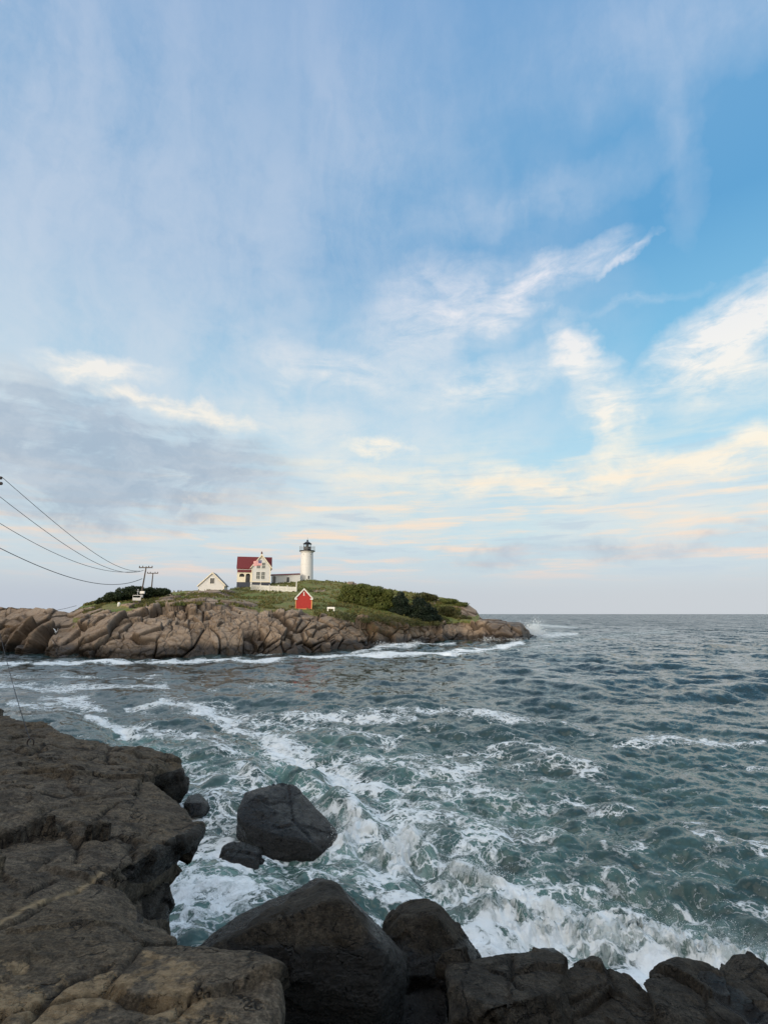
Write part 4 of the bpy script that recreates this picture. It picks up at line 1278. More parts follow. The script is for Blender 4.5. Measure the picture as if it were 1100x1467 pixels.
def build_house():
    base = pix(365, 840.0, 148)
    base.z -= 0.1
    o = empty('keepers_house', base, 'white keeper house with a red roof, front gable and arched porch', 'house', facing(base))
    W, x0 = 9.1, -4.85          # local x from the left corner
    X = lambda v: x0 + v
    zf, ze, zr = 1.25, 5.55, 8.55     # foundation, eave, ridge
    wx0, wx1 = X(3.87), X(9.0)         # gable wing
    # foundations
    MB().box(X(0.0), wx0 - 0.25, 0.55, 7.0, -2.0, zf).box(wx0 + 0.05, wx1 - 0.05, 0.05, 1.98, -2.0, zf).box(wx0 - 0.20, X(9.05), 2.0, 6.98, -2.0, zf - 0.02).build('foundation', M['slate'], o)
    MB().box(wx0 - 0.22, wx0 + 0.02, 0.10, 0.54, -1.5, zf - 0.1).build('foundation_pier', M['white'], o)
    # main block with side gables
    mid = 4.5
    MB().prism_yz([(2.0, zf), (7.0, zf), (7.0, ze), (mid, zr - 0.18), (2.0, ze)], X(0.02), X(9.05)).build('wall', M['siding'], o)
    # wing
    wc = (wx0 + wx1) / 2
    zw = 8.85
    MB().prism_xz([(wx0, zf + 0.003), (wx1, zf + 0.003), (wx1, ze), (wc, zw - 0.25), (wx0, ze)], 0.0, 4.4).build('gable_wall', M['siding'], o)
    # roofs
    t = 0.16
    sl = (zr - ze) / (mid - 2.0)
    MB().prism_yz([(1.55, ze - 0.45 * sl), (mid, zr), (7.45, ze - 0.45 * sl), (7.45, ze - 0.45 * sl + t), (mid, zr + t), (1.55, ze - 0.45 * sl + t)], X(-0.30), X(9.40)).build('roof', M['redroof'], o)
    gs = (zw - ze) / (wc - wx0)
    ex = 0.42
    ez = ze - ex * gs
    MB().prism_xz([(wx0 - ex, ez), (wc, zw), (wx1 + ex, ez), (wx1 + ex, ez + t), (wc, zw + t + 0.05), (wx0 - ex, ez + t)], -0.28, 4.4).build('gable_roof', M['redroof'], o)
    MB().prism_xz([(wx0 - ex - .04, ez - 0.16), (wc, zw - 0.20), (wx1 + ex + .04, ez - 0.16), (wx1 + ex + .04, ez + t + .03), (wc, zw + t + 0.10), (wx0 - ex - .04, ez + t + .03)], -0.36, -0.285).build('bargeboard', M['cream'], o)
    MB().prism_xz([(wc - 0.95, zw - 0.95), (wc + 0.95, zw - 0.95), (wc, zw - 0.1)], -0.06, -0.005).build('gable_ornament', M['cream'], o)
    # trims
    MB().box(wx0 - 0.02, wx0 + 0.22, -0.05, 0.0 - .003, zf, ze - 0.1).box(wx1 - 0.20, wx1 + 0.02, -0.05, -.003, zf, ze - 0.1).box(wx0 + 0.22, wx1 - 0.2, -0.05, -.003, zf, zf + 0.22).build('corner_trim', M['cream'], o)
    MB().box(X(0.0), X(3.6), 1.60, 1.98, ze - 0.55, ze - 0.32).box(X(-0.04), X(0.18), 1.93, 1.997, zf + 3.0, ze - 0.56).build('eave_trim', M['cream'], o)
    # chimney
    ch = MB().box(wc - 0.28, wc + 0.28, 4.2, 4.8, zr - 0.4, zr + 1.0).build('chimney', M['white'], o)
    MB().box(wc - 0.24, wc + 0.24, 4.24, 4.76, zr + 1.0, zr + 1.45).box(wc - 0.14, wc + 0.14, 4.34, 4.66, zr + 1.45, zr + 1.75).build('chimney_top', M['brick'], ch)

    # windows in pairs
    def window(x, z, w, h, mat, y=-0.003, parent=o):
        f = MB()
        f.box(x - w / 2 - .10, x - w / 2, y - .07, y, z, z + h).box(x + w / 2, x + w / 2 + .10, y - .07, y, z, z + h)
        f.box(x - w / 2 - .10, x + w / 2 + .10, y - .07, y, z + h, z + h + .14).box(x - w / 2 - .14, x + w / 2 + .14, y - .10, y, z - .10, z)
        fr = f.build('window', M['white'], parent)
        MB().box(x - w / 2, x + w / 2, y - .03, y, z, z + h).build('pane', mat, fr)
        MB().box(x - .02, x + .02, y - .05, y - .033, z, z + h).box(x - w / 2, x + w / 2, y - .052, y - .031, z + h * .5 - .03, z + h * .5 + .03).build('sash', M['white'], fr)
    for wz, hh in ((2.15, 1.95), (5.10, 1.60)):
        for s in (-1, 1):
            window(wc - 0.12 + s * 0.66, wz, 0.98, hh, M['glass_grey'])
    # porch in the nook: arches
    def arch(xa, xb, z0, z1, n=10):
        r = (xb - xa) / 2
        cx = (xa + xb) / 2
        zc = z1 - r * 0.62
        return [(xa, z0), (xa, zc)] + [(cx - r * math.cos(math.pi * i / n), zc + 0.62 * r * math.sin(math.pi * i / n)) for i in range(1, n)] + [(xb, zc), (xb, z0)]
    xa, xb, xc_, xd = X(0.62), X(1.92), X(2.32), X(3.52)
    z0, zt = zf + 0.003, 4.05
    pw = MB()
    y0, y1 = 0.60, 0.78
    pw.box(X(0.0), xa, y0, y1, z0, zt)
    pw.box(xb, xc_, y0, y1, z0, zt)
    pw.box(xd, wx0 - .01, y0, y1, z0, zt)
    pw.box(xa, xb, y0, y1, z0, z0 + 1.45)
    for (p, q, zb) in ((xa, xb, 3.60), (xc_, xd, 3.60)):
        a = arch(p, q, z0, zb)
        pts = a[1:-1]
        for k in range(len(pts) - 1):
            (ax, az), (bx, bz) = pts[k], pts[k + 1]
            pw.prism_xz([(ax, az), (bx, bz), (bx, zt), (ax, zt)], y0, y1)
    pw.box(X(0.0), X(0.16), y1, 1.995, z0, zt)
    pw.build('porch_wall', M['cream'], o)
    MB().box(X(0.25), wx0 - 0.05, 1.90, 1.996, z0, 3.6).build('porch_back', M['slate'], o)
    MB().box(X(2.50), X(3.35), 1.80, 1.897, z0, 3.2).build('door', M['glass_dark'], o)
    MB().box(X(0.9), X(1.6), 1.82, 1.897, z0 + 1.35, z0 + 2.1).build('porch_window', M['glass_grey'], o)
    MB().prism_yz([(0.35, 4.06), (2.0, 4.06), (2.0, 4.75)], X(0.0), wx0 - .02).prism_yz([(0.25, 4.0), (0.35, 4.0), (0.35, 4.06), (0.25, 4.06)], X(-0.1), wx0 - .03).build('porch_roof', M['redroof'], o)


def build_tower():
    base = pix(439, 833.5, 160)
    o = empty('lighthouse_tower', base, 'white conical lighthouse tower with black lantern room and railed gallery', 'lighthouse', facing(base))
    zg = 9.1
    rb, rt = 2.02, 1.78
    prof = [(rb, -2.0)]
    for z in (2.3, 5.0, 7.4):
        r = rb + (rt - rb) * z / zg
        prof += [(r, z - .05), (r - .035, z - .03), (r - .035, z + .03), (r - .003, z + .05)]
    prof += [(rt, zg - 0.5), (rt + .02, zg - .45), (rt + .30, zg - 0.02)]
    MB().lathe(prof, 40).build('tower_wall', M['tower'], o)
    MB().lathe([(1.9, zg - .02), (2.30, zg + .02), (2.38, zg + .05), (2.38, zg + .24), (2.2, zg + .27)], 40).build('gallery', M['black'], o, smooth=False)
    rl = MB()
    zz = zg + .27
    for i in range(14):
        a = 2 * math.pi * (i + .5) / 14
        rl.tube([(2.28 * math.cos(a), 2.28 * math.sin(a), zz), (2.28 * math.cos(a), 2.28 * math.sin(a), zz + 1.1)], .035, 6)
    for h in (.40, .75, 1.1):
        ring = [(2.28 * math.cos(2 * math.pi * i / 32), 2.28 * math.sin(2 * math.pi * i / 32), zz + h) for i in range(33)]
        rl.tube(ring, .026, 6)
    fin = rl
    for i in range(14):
        a = 2 * math.pi * (i + .5) / 14
        fin.lathe([(.02, zz + 1.1), (.085, zz + 1.15), (.085, zz + 1.25), (.02, zz + 1.3)], 8, 2.28 * math.cos(a), 2.28 * math.sin(a))
    rl.build('railing', M['grey'], o)
    MB().lathe([(1.18, zz - .02), (1.18, zz + 1.0), (1.24, zz + 1.02), (1.24, zz + 1.10), (1.1, zz + 1.12)], 20).build('lantern_base', M['black'], o)
    gz0, gz1 = zz + 1.12, zz + 2.0
    lgo = MB().lathe([(1.06, gz0), (1.06, gz1)], 10).build('lantern_glass', M['lantern'], o)
    for i in range(10):
        bars = MB()
        a = 2 * math.pi * i / 10
        bars.tube([(1.09 * math.cos(a), 1.09 * math.sin(a), gz0), (1.09 * math.cos(a), 1.09 * math.sin(a), gz1)], .045, 6)
        bars.build('glazing_bar', M['black'], lgo)
    MB().lathe([(.18, gz0 + .02), (.30, gz0 + .2), (.30, gz0 + .55), (.16, gz0 + .7)], 14).build('lens', M['grey'], o)
    MB().lathe([(1.34, gz1), (1.36, gz1 + .07), (.95, gz1 + .35), (.45, gz1 + .72), (.20, gz1 + .86), (.16, gz1 + .95), (.26, gz1 + 1.05), (.26, gz1 + 1.2), (.10, gz1 + 1.34), (.03, gz1 + 1.36), (.025, gz1 + 2.0)], 20).build('lantern_roof', M['black'], o, smooth=True)
    # small window low on the right of the front
    a = math.radians(-72)
    for nm, wdt, dz, mat, pr in (('window', .30, 0.0, 'white', .06), ('pane', .20, .10, 'glass_dark', .09)):
        r = rb - .1
        q = MB()
        cx, cy = math.cos(a), math.sin(a)
        tx, ty = -cy, cx
        vs = []
        for rr in (r - .2, r + pr):
            for s, z in ((-1, .55 + dz), (1, .55 + dz), (1, 1.75 - dz), (-1, 1.75 - dz)):
                vs.append((cx * rr + tx * s * wdt, cy * rr + ty * s * wdt, z))
        q.add(vs, [(0, 1, 2, 3), (4, 7, 6, 5), (0, 4, 5, 1), (1, 5, 6, 2), (2, 6, 7, 3), (3, 7, 4, 0)])
        ob = q.build(nm, M[mat], o if nm == 'window' else win)
        if nm == 'window':
            win = ob
    for s in (-1, 1):
        b = math.radians(-90 + s * 38)
        MB().box(1.72 * math.cos(b) - .1, 1.72 * math.cos(b) + .1, 1.72 * math.sin(b) - .2, 1.72 * math.sin(b), zg - 1.0, zg - .8).build('vent', M['grey'], o)


def build_walkway():
    p0 = pix(389, 838, 154)
    p1 = pix(430, 833.8, 156)
    d = p1 - p0
    L = math.hypot(d.x, d.y)
    o = empty('covered_walkway', p0, 'long low white passage with a dark red roof joining house and lighthouse', 'passage', math.atan2(d.y, d.x))
    z1 = pix(389, 824.4, 154).z - p0.z
    z2 = pix(430, 822.9, 156).z - p0.z
    MB().add([(0, 0, -1.5), (L, 0, -1), (L, 2.4, -1), (0, 2.4, -1.5), (0, 0, z1), (L, 0, z2), (L, 2.4, z2), (0, 2.4, z1)],
             [(0, 3, 2, 1), (4, 5, 6, 7), (0, 1, 5, 4), (1, 2, 6, 5), (2, 3, 7, 6), (3, 0, 4, 7)]).build('wall', M['siding'], o)
    MB().add([(-.2, -.3, z1 + .003), (L, -.3, z2 + .003), (L, 2.7, z2 + .003), (-.2, 2.7, z1 + .003), (-.2, 1.2, z1 + .42), (L, 1.2, z2 + .42)],
             [(0, 1, 5, 4), (2, 3, 4, 5), (0, 4, 3), (1, 2, 5), (0, 3, 2, 1)]).build('roof', M['redroof'], o)
    MB().box(.35, 1.15, -.08, -.003, .3, 2.45).build('door', M['glass_dark'], o)
    f = MB().box(L * .51, L * .51 + .95, -.08, -.003, .75, 2.40).build('window', M['white'], o)
    MB().box(L * .51 + .10, L * .51 + .85, -.10, -.083, .85, 2.30).build('pane', M['glass_dark'], f)


def build_garage():
    base = pix(303, 849.2, 128)
    o = empty('garage', base, 'plain white gabled garage with one small window, behind the bare rock', 'shed', facing(base) - math.radians(9))
    sc = 128 / 760.0 / 1.008
    w = 18.6 * sc
    zp = (849.2 - 820.5) * sc
    ze = (849.2 - 838.8) * sc
    D = 6.0
    MB().prism_xz([(-w, -2), (w * .93, -2), (w * .93, ze), (0, zp - .12), (-w, ze)], 0, D).build('wall', M['siding'], o)
    t = .12
    k = (zp - ze) / w
    MB().prism_xz([(-w - .25, ze - .25 * k), (0, zp), (w + .1, ze - .1 * k), (w + .1, ze - .1 * k + t), (0, zp + t), (-w - .25, ze - .25 * k + t)], -.22, D + .2).build('roof', M['greyroof'], o)
    MB().prism_xz([(-w - .27, ze - .25 * k - .16), (0, zp - .18), (w + .12, ze - .1 * k - .16), (w + .12, ze - .1 * k + t + .02), (0, zp + t + .02), (-w - .27, ze - .25 * k + t + .02)], -.30, -.225).build('bargeboard', M['cream'], o)
    MB().box(w * .93 - .16, w * .93 + .02, -.05, -.003, -2, ze - .1).build('corner_trim', M['cream'], o)
    f = MB().box(-.55, .62, -.07, -.003, ze + .32, ze + 1.85).build('window', M['white'], o)
    MB().box(-.42, .05 - .03, -.09, -.073, ze + .45, ze + 1.72).box(.05 + .03, .50, -.09, -.073, ze + .45, ze + 1.72).build('pane', M['glass_dark'], f)


def build_oil_house():
    Y = 106
    base = pix(435, 872.6, Y)
    o = empty('oil_house', base, 'small bright red gabled hut with white roof edges on the grass slope', 'hut', facing(base))
    sc = Y / 760.0 / 1.005
    w = 11.7 * sc
    zp, ze = (872.6 - 844.0) * sc, (872.6 - 857.0) * sc
    D = 3.4
    MB().prism_xz([(-w, 0.0), (w, 0.0), (w, ze), (0, zp - .1), (-w, ze)], 0, D).build('wall', M['redwall'], o)
    t = .10
    k = (zp - ze) / w
    MB().prism_xz([(-w - .15, ze - .15 * k), (0, zp), (w + .15, ze - .15 * k), (w + .15, ze - .15 * k + t), (0, zp + t), (-w - .15, ze - .15 * k + t)], -.12, D + .12).build('roof', M['redroof'], o)
    MB().prism_xz([(-w - .17, ze - .15 * k - .20), (0, zp - .24), (w + .17, ze - .15 * k - .20), (w + .17, ze - .15 * k + t + .02), (0, zp + t + .02), (-w - .17, ze - .15 * k + t + .02)], -.20, -.123).build('bargeboard', M['white'], o)
    MB().box(-w - .15, -w + .38, -.24, -.203, ze - .34, ze - .12).build('cornice_return', M['white'], o)
    MB().box(w - .38, w + .15, -.24, -.203, ze - .34, ze - .12).build('cornice_return', M['white'], o)
    MB().box(-w - .02, -w + .12, -.04, -.003, .1, ze - .36).box(w - .16, w + .02, -.04, -.003, .1, ze - .36).box(-w - .02, w + .02, -.04, -.003, -.02, .1).build('corner_trim', M['orange'], o)
    # white ornament below the peak: a small numeral-like post with a foot
    MB().box(-.075, .075, -.06, -.003, zp - 1.28, zp - .62).box(-.15, .15, -.062, -.004, zp - 1.34, zp - 1.22).box(-.15, -.05, -.061, -.002, zp - .90, zp - .76).build('gable_ornament', M['white'], o)
    MB().box(-w - .1, w + .1, -.10, D + .1, -1.2, -.02).build('foundation', M['brick'], o)


def build_fence():
    Y0, Y1 = 140.0, 137.0
    pts = []
    for px in np.linspace(360, 424.5, 6):
        Y = np.interp(px, [360, 424.5], [Y0, Y1])
        py = np.interp(px, [360, 390, 424.5], [845.2, 847.2, 848.8])
        pts.append(pix(px, py, Y))
    o = empty('picket_fence', pts[0], 'white picket fence across the lawn below the house', 'fence')
    rel = [p - pts[0] for p in pts]
    h = 1.45
    pk, rails = MB(), MB()
    n = 0
    for a, b in zip(rel[:-1], rel[1:]):
        for zz in (.40, 1.10):
            rails.tube([a + Vector((0, .06, zz)), b + Vector((0, .06, zz))], .05, 4)
        L = (b - a).length
        k = int(L / .17)
        for i in range(k):
            c = a + (b - a) * ((i + .5) / k)
            pk.prism_xz([(c.x - .060, c.z + .02), (c.x + .060, c.z + .02), (c.x + .060, c.z + h - .1), (c.x, c.z + h), (c.x - .060, c.z + h - .1)], c.y - .02, c.y + .01)
    pk.build('pickets', M['white'], o)
    rails.build('rail', M['white'], o)
    for i, p in enumerate(rel):
        hh = 2.95 if i == len(rel) - 1 else (2.2 if i == 0 else 1.7)
        MB().box(p.x - .10, p.x + .10, p.y - .14, p.y + .06, p.z - .5, p.z + hh).build('post', M['white'], o)


def build_flag():
    base = pix(373.2, 848.0, 136)
    top = pix(375.2, 802, 136)
    o = empty('flagpole', base, 'thin white flagpole standing in front of the house gable', 'flagpole')
    d = top - base
    d.x = 0.1
    MB().tube([(0, 0, -.4), (0, 0, 3.5), tuple(d)], .085, 8, .05).build('pole', M['white'], o)
    MB().lathe([(.02, d.z), (.10, d.z + .05), (.10, d.z + .16), (.02, d.z + .22)], 10, d.x, 0).build('finial', M['cream'], o)
    MB().lathe([(.25, -.4), (.22, .12), (.1, .16)], 10).build('base', M['grey'], o)
    fo = empty('flag', base + Vector((0.05, 0, d.z - .15)), 'stars and stripes flag flying to the left from its pole', 'flag')
    Lx, Hy = 2.15, 1.30
    nx = 20

    def sheet(u0, u1, v0, v1, off=0.0):
        m = MB()
        for i in range(nx):
            ua, ub = u0 + (u1 - u0) * i / nx, u0 + (u1 - u0) * (i + 1) / nx
            P = []
            for (u, v) in ((ua, v0), (ub, v0), (ub, v1), (ua, v1)):
                y = .12 * math.sin(u * 7.0 + v) * u
                P.append((-u * Lx, y, -v * Hy - .18 * u * u))
            vs = [(p[0], p[1] - .012 - off, p[2]) for p in P] + [(p[0], p[1] + .012 + off, p[2]) for p in P]
            m.add(vs, [(0, 1, 2, 3), (7, 6, 5, 4), (0, 4, 5, 1), (2, 6, 7, 3)] + ([(3, 7, 4, 0)] if i == 0 else []) + ([(1, 5, 6, 2)] if i == nx - 1 else []))
        return m
    field = MB()
    idx = []
    for k in range(13):
        mm = sheet(0, 1, k / 13, (k + 1) / 13)
        field.add(mm.v, mm.f)
        idx += [k % 2] * len(mm.f)
    fl = field.build('field', M['flag_red'], fo)
    fl.data.materials.append(M['flag_white'])
    if len(fl.data.polygons) == len(idx):
        fl.data.polygons.foreach_set('material_index', idx)
    cn = sheet(0, .42, 0, 7 / 13, .006).build('canton', M['flag_blue'], fo)
    st = MB()
    for r in range(5):
        for c in range(6):
            u, v = .035 + c * .07, .05 + r * .108
            y = .12 * math.sin(u * 7.0 + v) * u
            cx, cz = -u * Lx, -v * Hy - .18 * u * u
            pts = []
            for i in range(10):
                a = math.pi / 2 + i * math.pi / 5
                rr = .045 if i % 2 == 0 else .018
                pts.append((cx + rr * math.cos(a), cz + rr * math.sin(a)))
            st.prism_xz(pts, y - .030, y - .021)
    st.build('star_pattern', M['flag_white'], cn)


build_house()
build_tower()
build_walkway()
build_garage()
build_oil_house()
build_fence()
build_flag()


# ------------------------------------------------------------------ small things on the island
def build_small():
    p = pix(474, 874.0, 106)
    o = empty('bench', p, 'small white low bench on the grass right of the red hut', 'bench', facing(p))
    MB().box(-.75, .75, -.25, .25, .24, .32).build('seat', M['white'], o)
    MB().box(-.75, .75, .18, .26, .321, .60).build('backrest', M['white'], o)
    for s in (-1, 1):
        MB().box(s * .60 - .12, s * .60 + .12, -.22, .22, -.2, .239).build('leg', M['white'], o)
    # cable car box beside the near pole
    p = pix(196, 860.3, 96)
    o = empty('cable_car', p, 'small white open cable car box with a hanger beside the leaning pole', 'cable car', facing(p))
    b = MB()
    b.box(-.62, .62, -.40, .40, .0, .10).box(-.62, .62, -.45, -.40, .0, .50).box(-.62, .62, .40, .45, .0, .50).box(-.67, -.62, -.45, .45, .0, .85).box(.62, .67, -.45, .45, .0, .85)
    b.box(-.67, .67, -.47, .47, .85, .95)
    b.build('body', M['white'], o)
    MB().tube([(.1, 0, .95), (.1, 0, 1.5)], .06, 6).box(-.05, .25, -.1, .1, 1.45, 1.68).box(-.02, .22, -.08, .08, 1.80, 2.0).tube([(.1, 0, 1.6), (.1, 0, 1.9)], .05, 6).build('hanger', M['grey'], o)
    MB().box(-.5, -.3, -.3, .3, -.7, 0).box(.3, .5, -.3, .3, -.7, 0).build('support', M['pole'], o)
    p = pix(170.5, 867.8, 95)
    o = empty('marker', p, 'small round-topped white marker stone at the foot of the left shrubs', 'marker')
    MB().lathe([(.24, -.4), (.25, .25), (.24, .42), (.17, .56), (.06, .62)], 12).build('stone', M['white'], o, smooth=True)
    # gull on the rocks, wings half raised
    p = pix(80.5, 908.5, 83)
    g = empty('seagull', p, 'white seabird with raised wings on the island rocks at the left', 'bird', facing(p) + 0.9)
    b = MB()
    b.v, b.f = [], []
    body = [(-.26, .03, .30), (-.18, .07, .31), (-.05, .115, .33), (.08, .12, .36), (.18, .085, .42), (.24, .05, .49), (.28, .062, .55), (.33, .05, .57), (.36, .016, .56), (.42, .006, .55)]
    n = 10
    vs, fs = [], []
    for (x, r, z) in body:
        for i in range(n):
            a = 2 * math.pi * i / n
            vs.append((x, r * math.cos(a), z + r * math.sin(a)))
    for j in range(len(body) - 1):
        for i in range(n):
            fs.append((j * n + i, j * n + (i + 1) % n, (j + 1) * n + (i + 1) % n, (j + 1) * n + i))
    b.add(vs, fs + [tuple(range(n)), tuple((len(body) - 1) * n + i for i in range(n))])
    for s in (-1, 1):
        w = [(.10, s * .08, .42), (-.10, s * .09, .40), (-.16, s * .26, .66), (-.20, s * .40, .86), (-.08, s * .38, .84), (.06, s * .24, .68)]
        b.add([(x, y, z) for x, y, z in w] + [(x, y, z + .025) for x, y, z in w], [(0, 1, 2, 5), (5, 2, 3, 4), (6, 11, 8, 7), (11, 10, 9, 8)] + [(i, (i + 1) % 6, (i + 1) % 6 + 6, i + 6) for i in range(6)])
        b.tube([(-.02, s * .04, .26), (.0, s * .04, .0)], .012, 5)
    b.build('body', M['white'], g, smooth=True)


build_small()


# ------------------------------------------------------------------ poles and wires
def build_poles():
    groups = 'telephone poles on the island'
    tops = []
    for (bx, by, tx, ty, Y, arm, lab) in ((201.5, 858.5, 210.0, 811.5, 98, 9.5, 'leaning wooden telephone pole with crossarm beside the white cable car box'), (217.5, 842, 219.6, 820.5, 122, 7.6, 'smaller wooden telephone pole rising behind the dark shrubs')):
        b, t = pix(bx, by, Y), pix(tx, ty, Y)
        o = empty('telephone_pole', b, lab, 'telephone pole', 0, groups)
        d = t - b
        MB().tube([d * -.12, d * .5, d], .15, 10, .10).build('pole', M['pole'], o)
        sc = Y / 760.0
        az = d * .965
        L = arm * sc
        a = MB().box(az.x - L, az.x + L, az.y - .22, az.y - .08, az.z - .11, az.z + .07).build('crossarm', M['pole'], o)
        for k in (-.95, -.45, .45, .95):
            MB().lathe([(.05, az.z + .07), (.09, az.z + .12), (.09, az.z + .26), (.05, az.z + .32)], 8, az.x + k * L, az.y - .15).build('insulator', M['porcelain'], a)
        if Y < 100:
            MB().box(d.x * .12 - .05, d.x * .12 + .75, -.5, -.2, d.z * .17, d.z * .17 + .42).build('equipment_box', M['white'], o)
            MB().box(d.x * .08 + .12, d.x * .08 + .52, -.45, -.2, d.z * .05, d.z * .05 + .5).build('meter', M['grey'], o)
        tops.append((b + az, L))
    return tops


POLES = build_poles()

NEAR = pix(2.0, 684.0, 40)     # first insulator on the mainland pole, at the picture's edge


def plan_curve(px, py, a, b):
    """point at photo px,py on the vertical plane through a and b"""
    rx, ry, rz = ray(px, py)
    ax, ay, bx, by = a.x, a.y, b.x, b.y
    dx, dy = bx - ax, by - ay
    den = rx * dy - ry * dx
    t = (ax * dy - ay * dx) / den
    return Vector((rx * t, ry * t, H + rz * t))


def smooth_curve(pts, n=60):
    """quadratic fit of z along a straight plan line"""
    a, b = pts[0], pts[-1]
    L = math.hypot(b.x - a.x, b.y - a.y)
    s = np.array([math.hypot(p.x - a.x, p.y - a.y) / L for p in pts])
    z = np.array([p.z for p in pts])
    wgt = np.ones(len(s))
    wgt[0] = wgt[-1] = 6
    c = np.polyfit(s, z, 3, w=wgt)
    return [a + (b - a) * t - Vector((0, 0, (a + (b - a) * t).z)) + Vector((0, 0, float(np.polyval(c, t)))) for t in np.linspace(0, 1, n)]


def build_wires():
    lines = [
        ('upper', [(3.5, 683.6), (54, 728.6), (102, 766), (142, 797), (180, 815), (201, 818)], 40, 'topmost of the four black cables sagging from the left edge to the leaning pole'),
        ('second', [(-22, 694), (0, 710), (59, 754.5), (118, 797), (154, 813.6), (180, 819), (206, 817)], 39, 'second cable from the top sagging to the leaning pole'),
        ('third', [(-40, 724), (0, 747.5), (59, 783), (118, 809), (154, 817), (198, 818)], 38, 'third cable from the top sagging to the leaning pole'),
        ('lowest', [(-40, 764), (0, 786), (59, 812.5), (106, 828), (142, 836), (175, 837), (204, 829)], 38, 'lowest and heaviest of the four cables, meeting the pole below its crossarm'),
    ]
    for nm, pp, Y0, lab in lines:
        a = pix(pp[0][0], pp[0][1], Y0)
        b = pix(pp[-1][0], pp[-1][1], 97.8)
        pts = [a] + [plan_curve(x, y, a, b) for x, y in pp[1:-1]] + [b]
        c = smooth_curve(pts)
        rr = .034 if nm == 'lowest' else .025
        o = MB().tube(c, rr * .8, 6, rr * 1.5).build('power_cable', M['wire'])
        tag(o, lab, 'cable', 'cables to the island pole')
    # thin line between the rocks behind
    c = [pix(68, 878, 99), pix(80, 874.6, 99.6), pix(95, 871.6, 100), pix(110, 867.6, 101)]
    tag(MB().tube(c, .035, 5).build('phone_cable', M['wire']), 'short thin wire strung across the notch in the left island rocks', 'cable')
    # guy wire down to an iron ring on the upper shelf
    a, b = pix(-34, 800, 33), pix(44.5, 1063, 17.0)
    pp = [(6, 930), (15, 966), (27, 1008), (37, 1040)]
    pts = [a] + [plan_curve(x, y, a, b) for x, y in pp] + [b]
    tag(MB().tube(smooth_curve(pts, 40), .011, 5).build('guy_wire', M['wire']), 'thin slack wire coming down to an iron ring on the rock shelf', 'cable')
    r = empty('iron_ring', b, 'small rusty iron ring bolt set in the upper rock shelf', 'ring bolt')
    ring = [(0.10 * math.cos(2 * math.pi * i / 14), 0, -.02 + .12 * math.sin(2 * math.pi * i / 14)) for i in range(15)]
    MB().tube(ring, .020, 6).build('ring', M['steel'], r)
    MB().tube([(0, 0, -.14), (.02, 0, -.42)], .03, 6).build('bolt', M['steel'], r)
    # mainland pole just outside the frame; two of its insulators reach into the picture
    top = pix(-34, 640, 38)
    base = Vector((top.x, top.y, 0.5))
    o = empty('utility_pole', base, 'mainland utility pole at the left edge, only its dark insulators showing', 'utility pole')
    d = top - base
    MB().tube([(0, 0, -1.5), (0, 0, d.z * .5), tuple(d)], .20, 12, .15).build('pole', M['pole'], o)
    for (px, py) in ((1.0, 684.6), (1.6, 692.6)):
        e = pix(px, py, 40) - base
        s = Vector((0, 0, e.z + .02))
        am = MB().tube([tuple(s), tuple(e - Vector((.35, .1, 0)))], .07, 8).build('bracket', M['steel'], o)
        MB().tube([tuple(e - Vector((.40, 0.02, 0))), tuple(e - Vector((.25, 0.01, 0))), tuple(e - Vector((.05, 0, 0))), tuple(e + Vector((.09, 0, -.01)))], .15, 10, .12).build('insulator', M['porcelain'], am)
    arm = MB().box(-1.2, 1.4, -.12, .12, pix(-34, 722, 38).z - base.z - .12, pix(-34, 722, 38).z - base.z + .06).build('crossarm', M['pole'], o)


build_wires()


# ------------------------------------------------------------------ shrubs
def leaf_material(name, a, b, c):
    m = bpy.data.materials.new(name)
    m.use_nodes = True
    g = G(m.node_tree)
    pos = g.n('ShaderNodeNewGeometry').outputs['Position']
    n1 = g.noise(pos, 0.7, 3, 0.6)
    n2 = g.noise(pos, 5.0, 3, 0.6)
    col = g.mix(g.ss(n1, 0.36, 0.64), a, b)
    col = g.mix(g.ss(n2, 0.52, 0.72, 0, 0.7), col, c)
    bs = g.n('ShaderNodeBsdfPrincipled', {'Base Color': col, 'Roughness': 0.6, 'Specular IOR Level': 0.25})
    tr = g.n('ShaderNodeBsdfTranslucent', {'Color': col})
    mx = g.n('ShaderNodeMixShader', {0: 0.2, 1: bs.outputs[0], 2: tr.outputs[0]})
    g.t.links.new(mx.outputs[0], g.n('ShaderNodeOutputMaterial').inputs[0])
    return m


M['leaf_light'] = leaf_material('leaf_yellow_green', (0.075, 0.098, 0.022), (0.115, 0.130, 0.034), (0.155, 0.150, 0.048))
M['leaf_mid'] = leaf_material('leaf_olive', (0.055, 0.066, 0.020), (0.085, 0.080, 0.030), (0.105, 0.085, 0.035))
M['leaf_dark'] = leaf_material('leaf_dark', (0.016, 0.028, 0.012), (0.026, 0.040, 0.014), (0.040, 0.052, 0.018))
M['leaf_conifer'] = leaf_material('needle_dark', (0.010, 0.020, 0.013), (0.017, 0.030, 0.016), (0.028, 0.042, 0.020))
M['blade'] = leaf_material('grass_blade', (0.088, 0.110, 0.028), (0.15, 0.125, 0.045), (0.20, 0.155, 0.070))
RNG = np.random.RandomState(8)


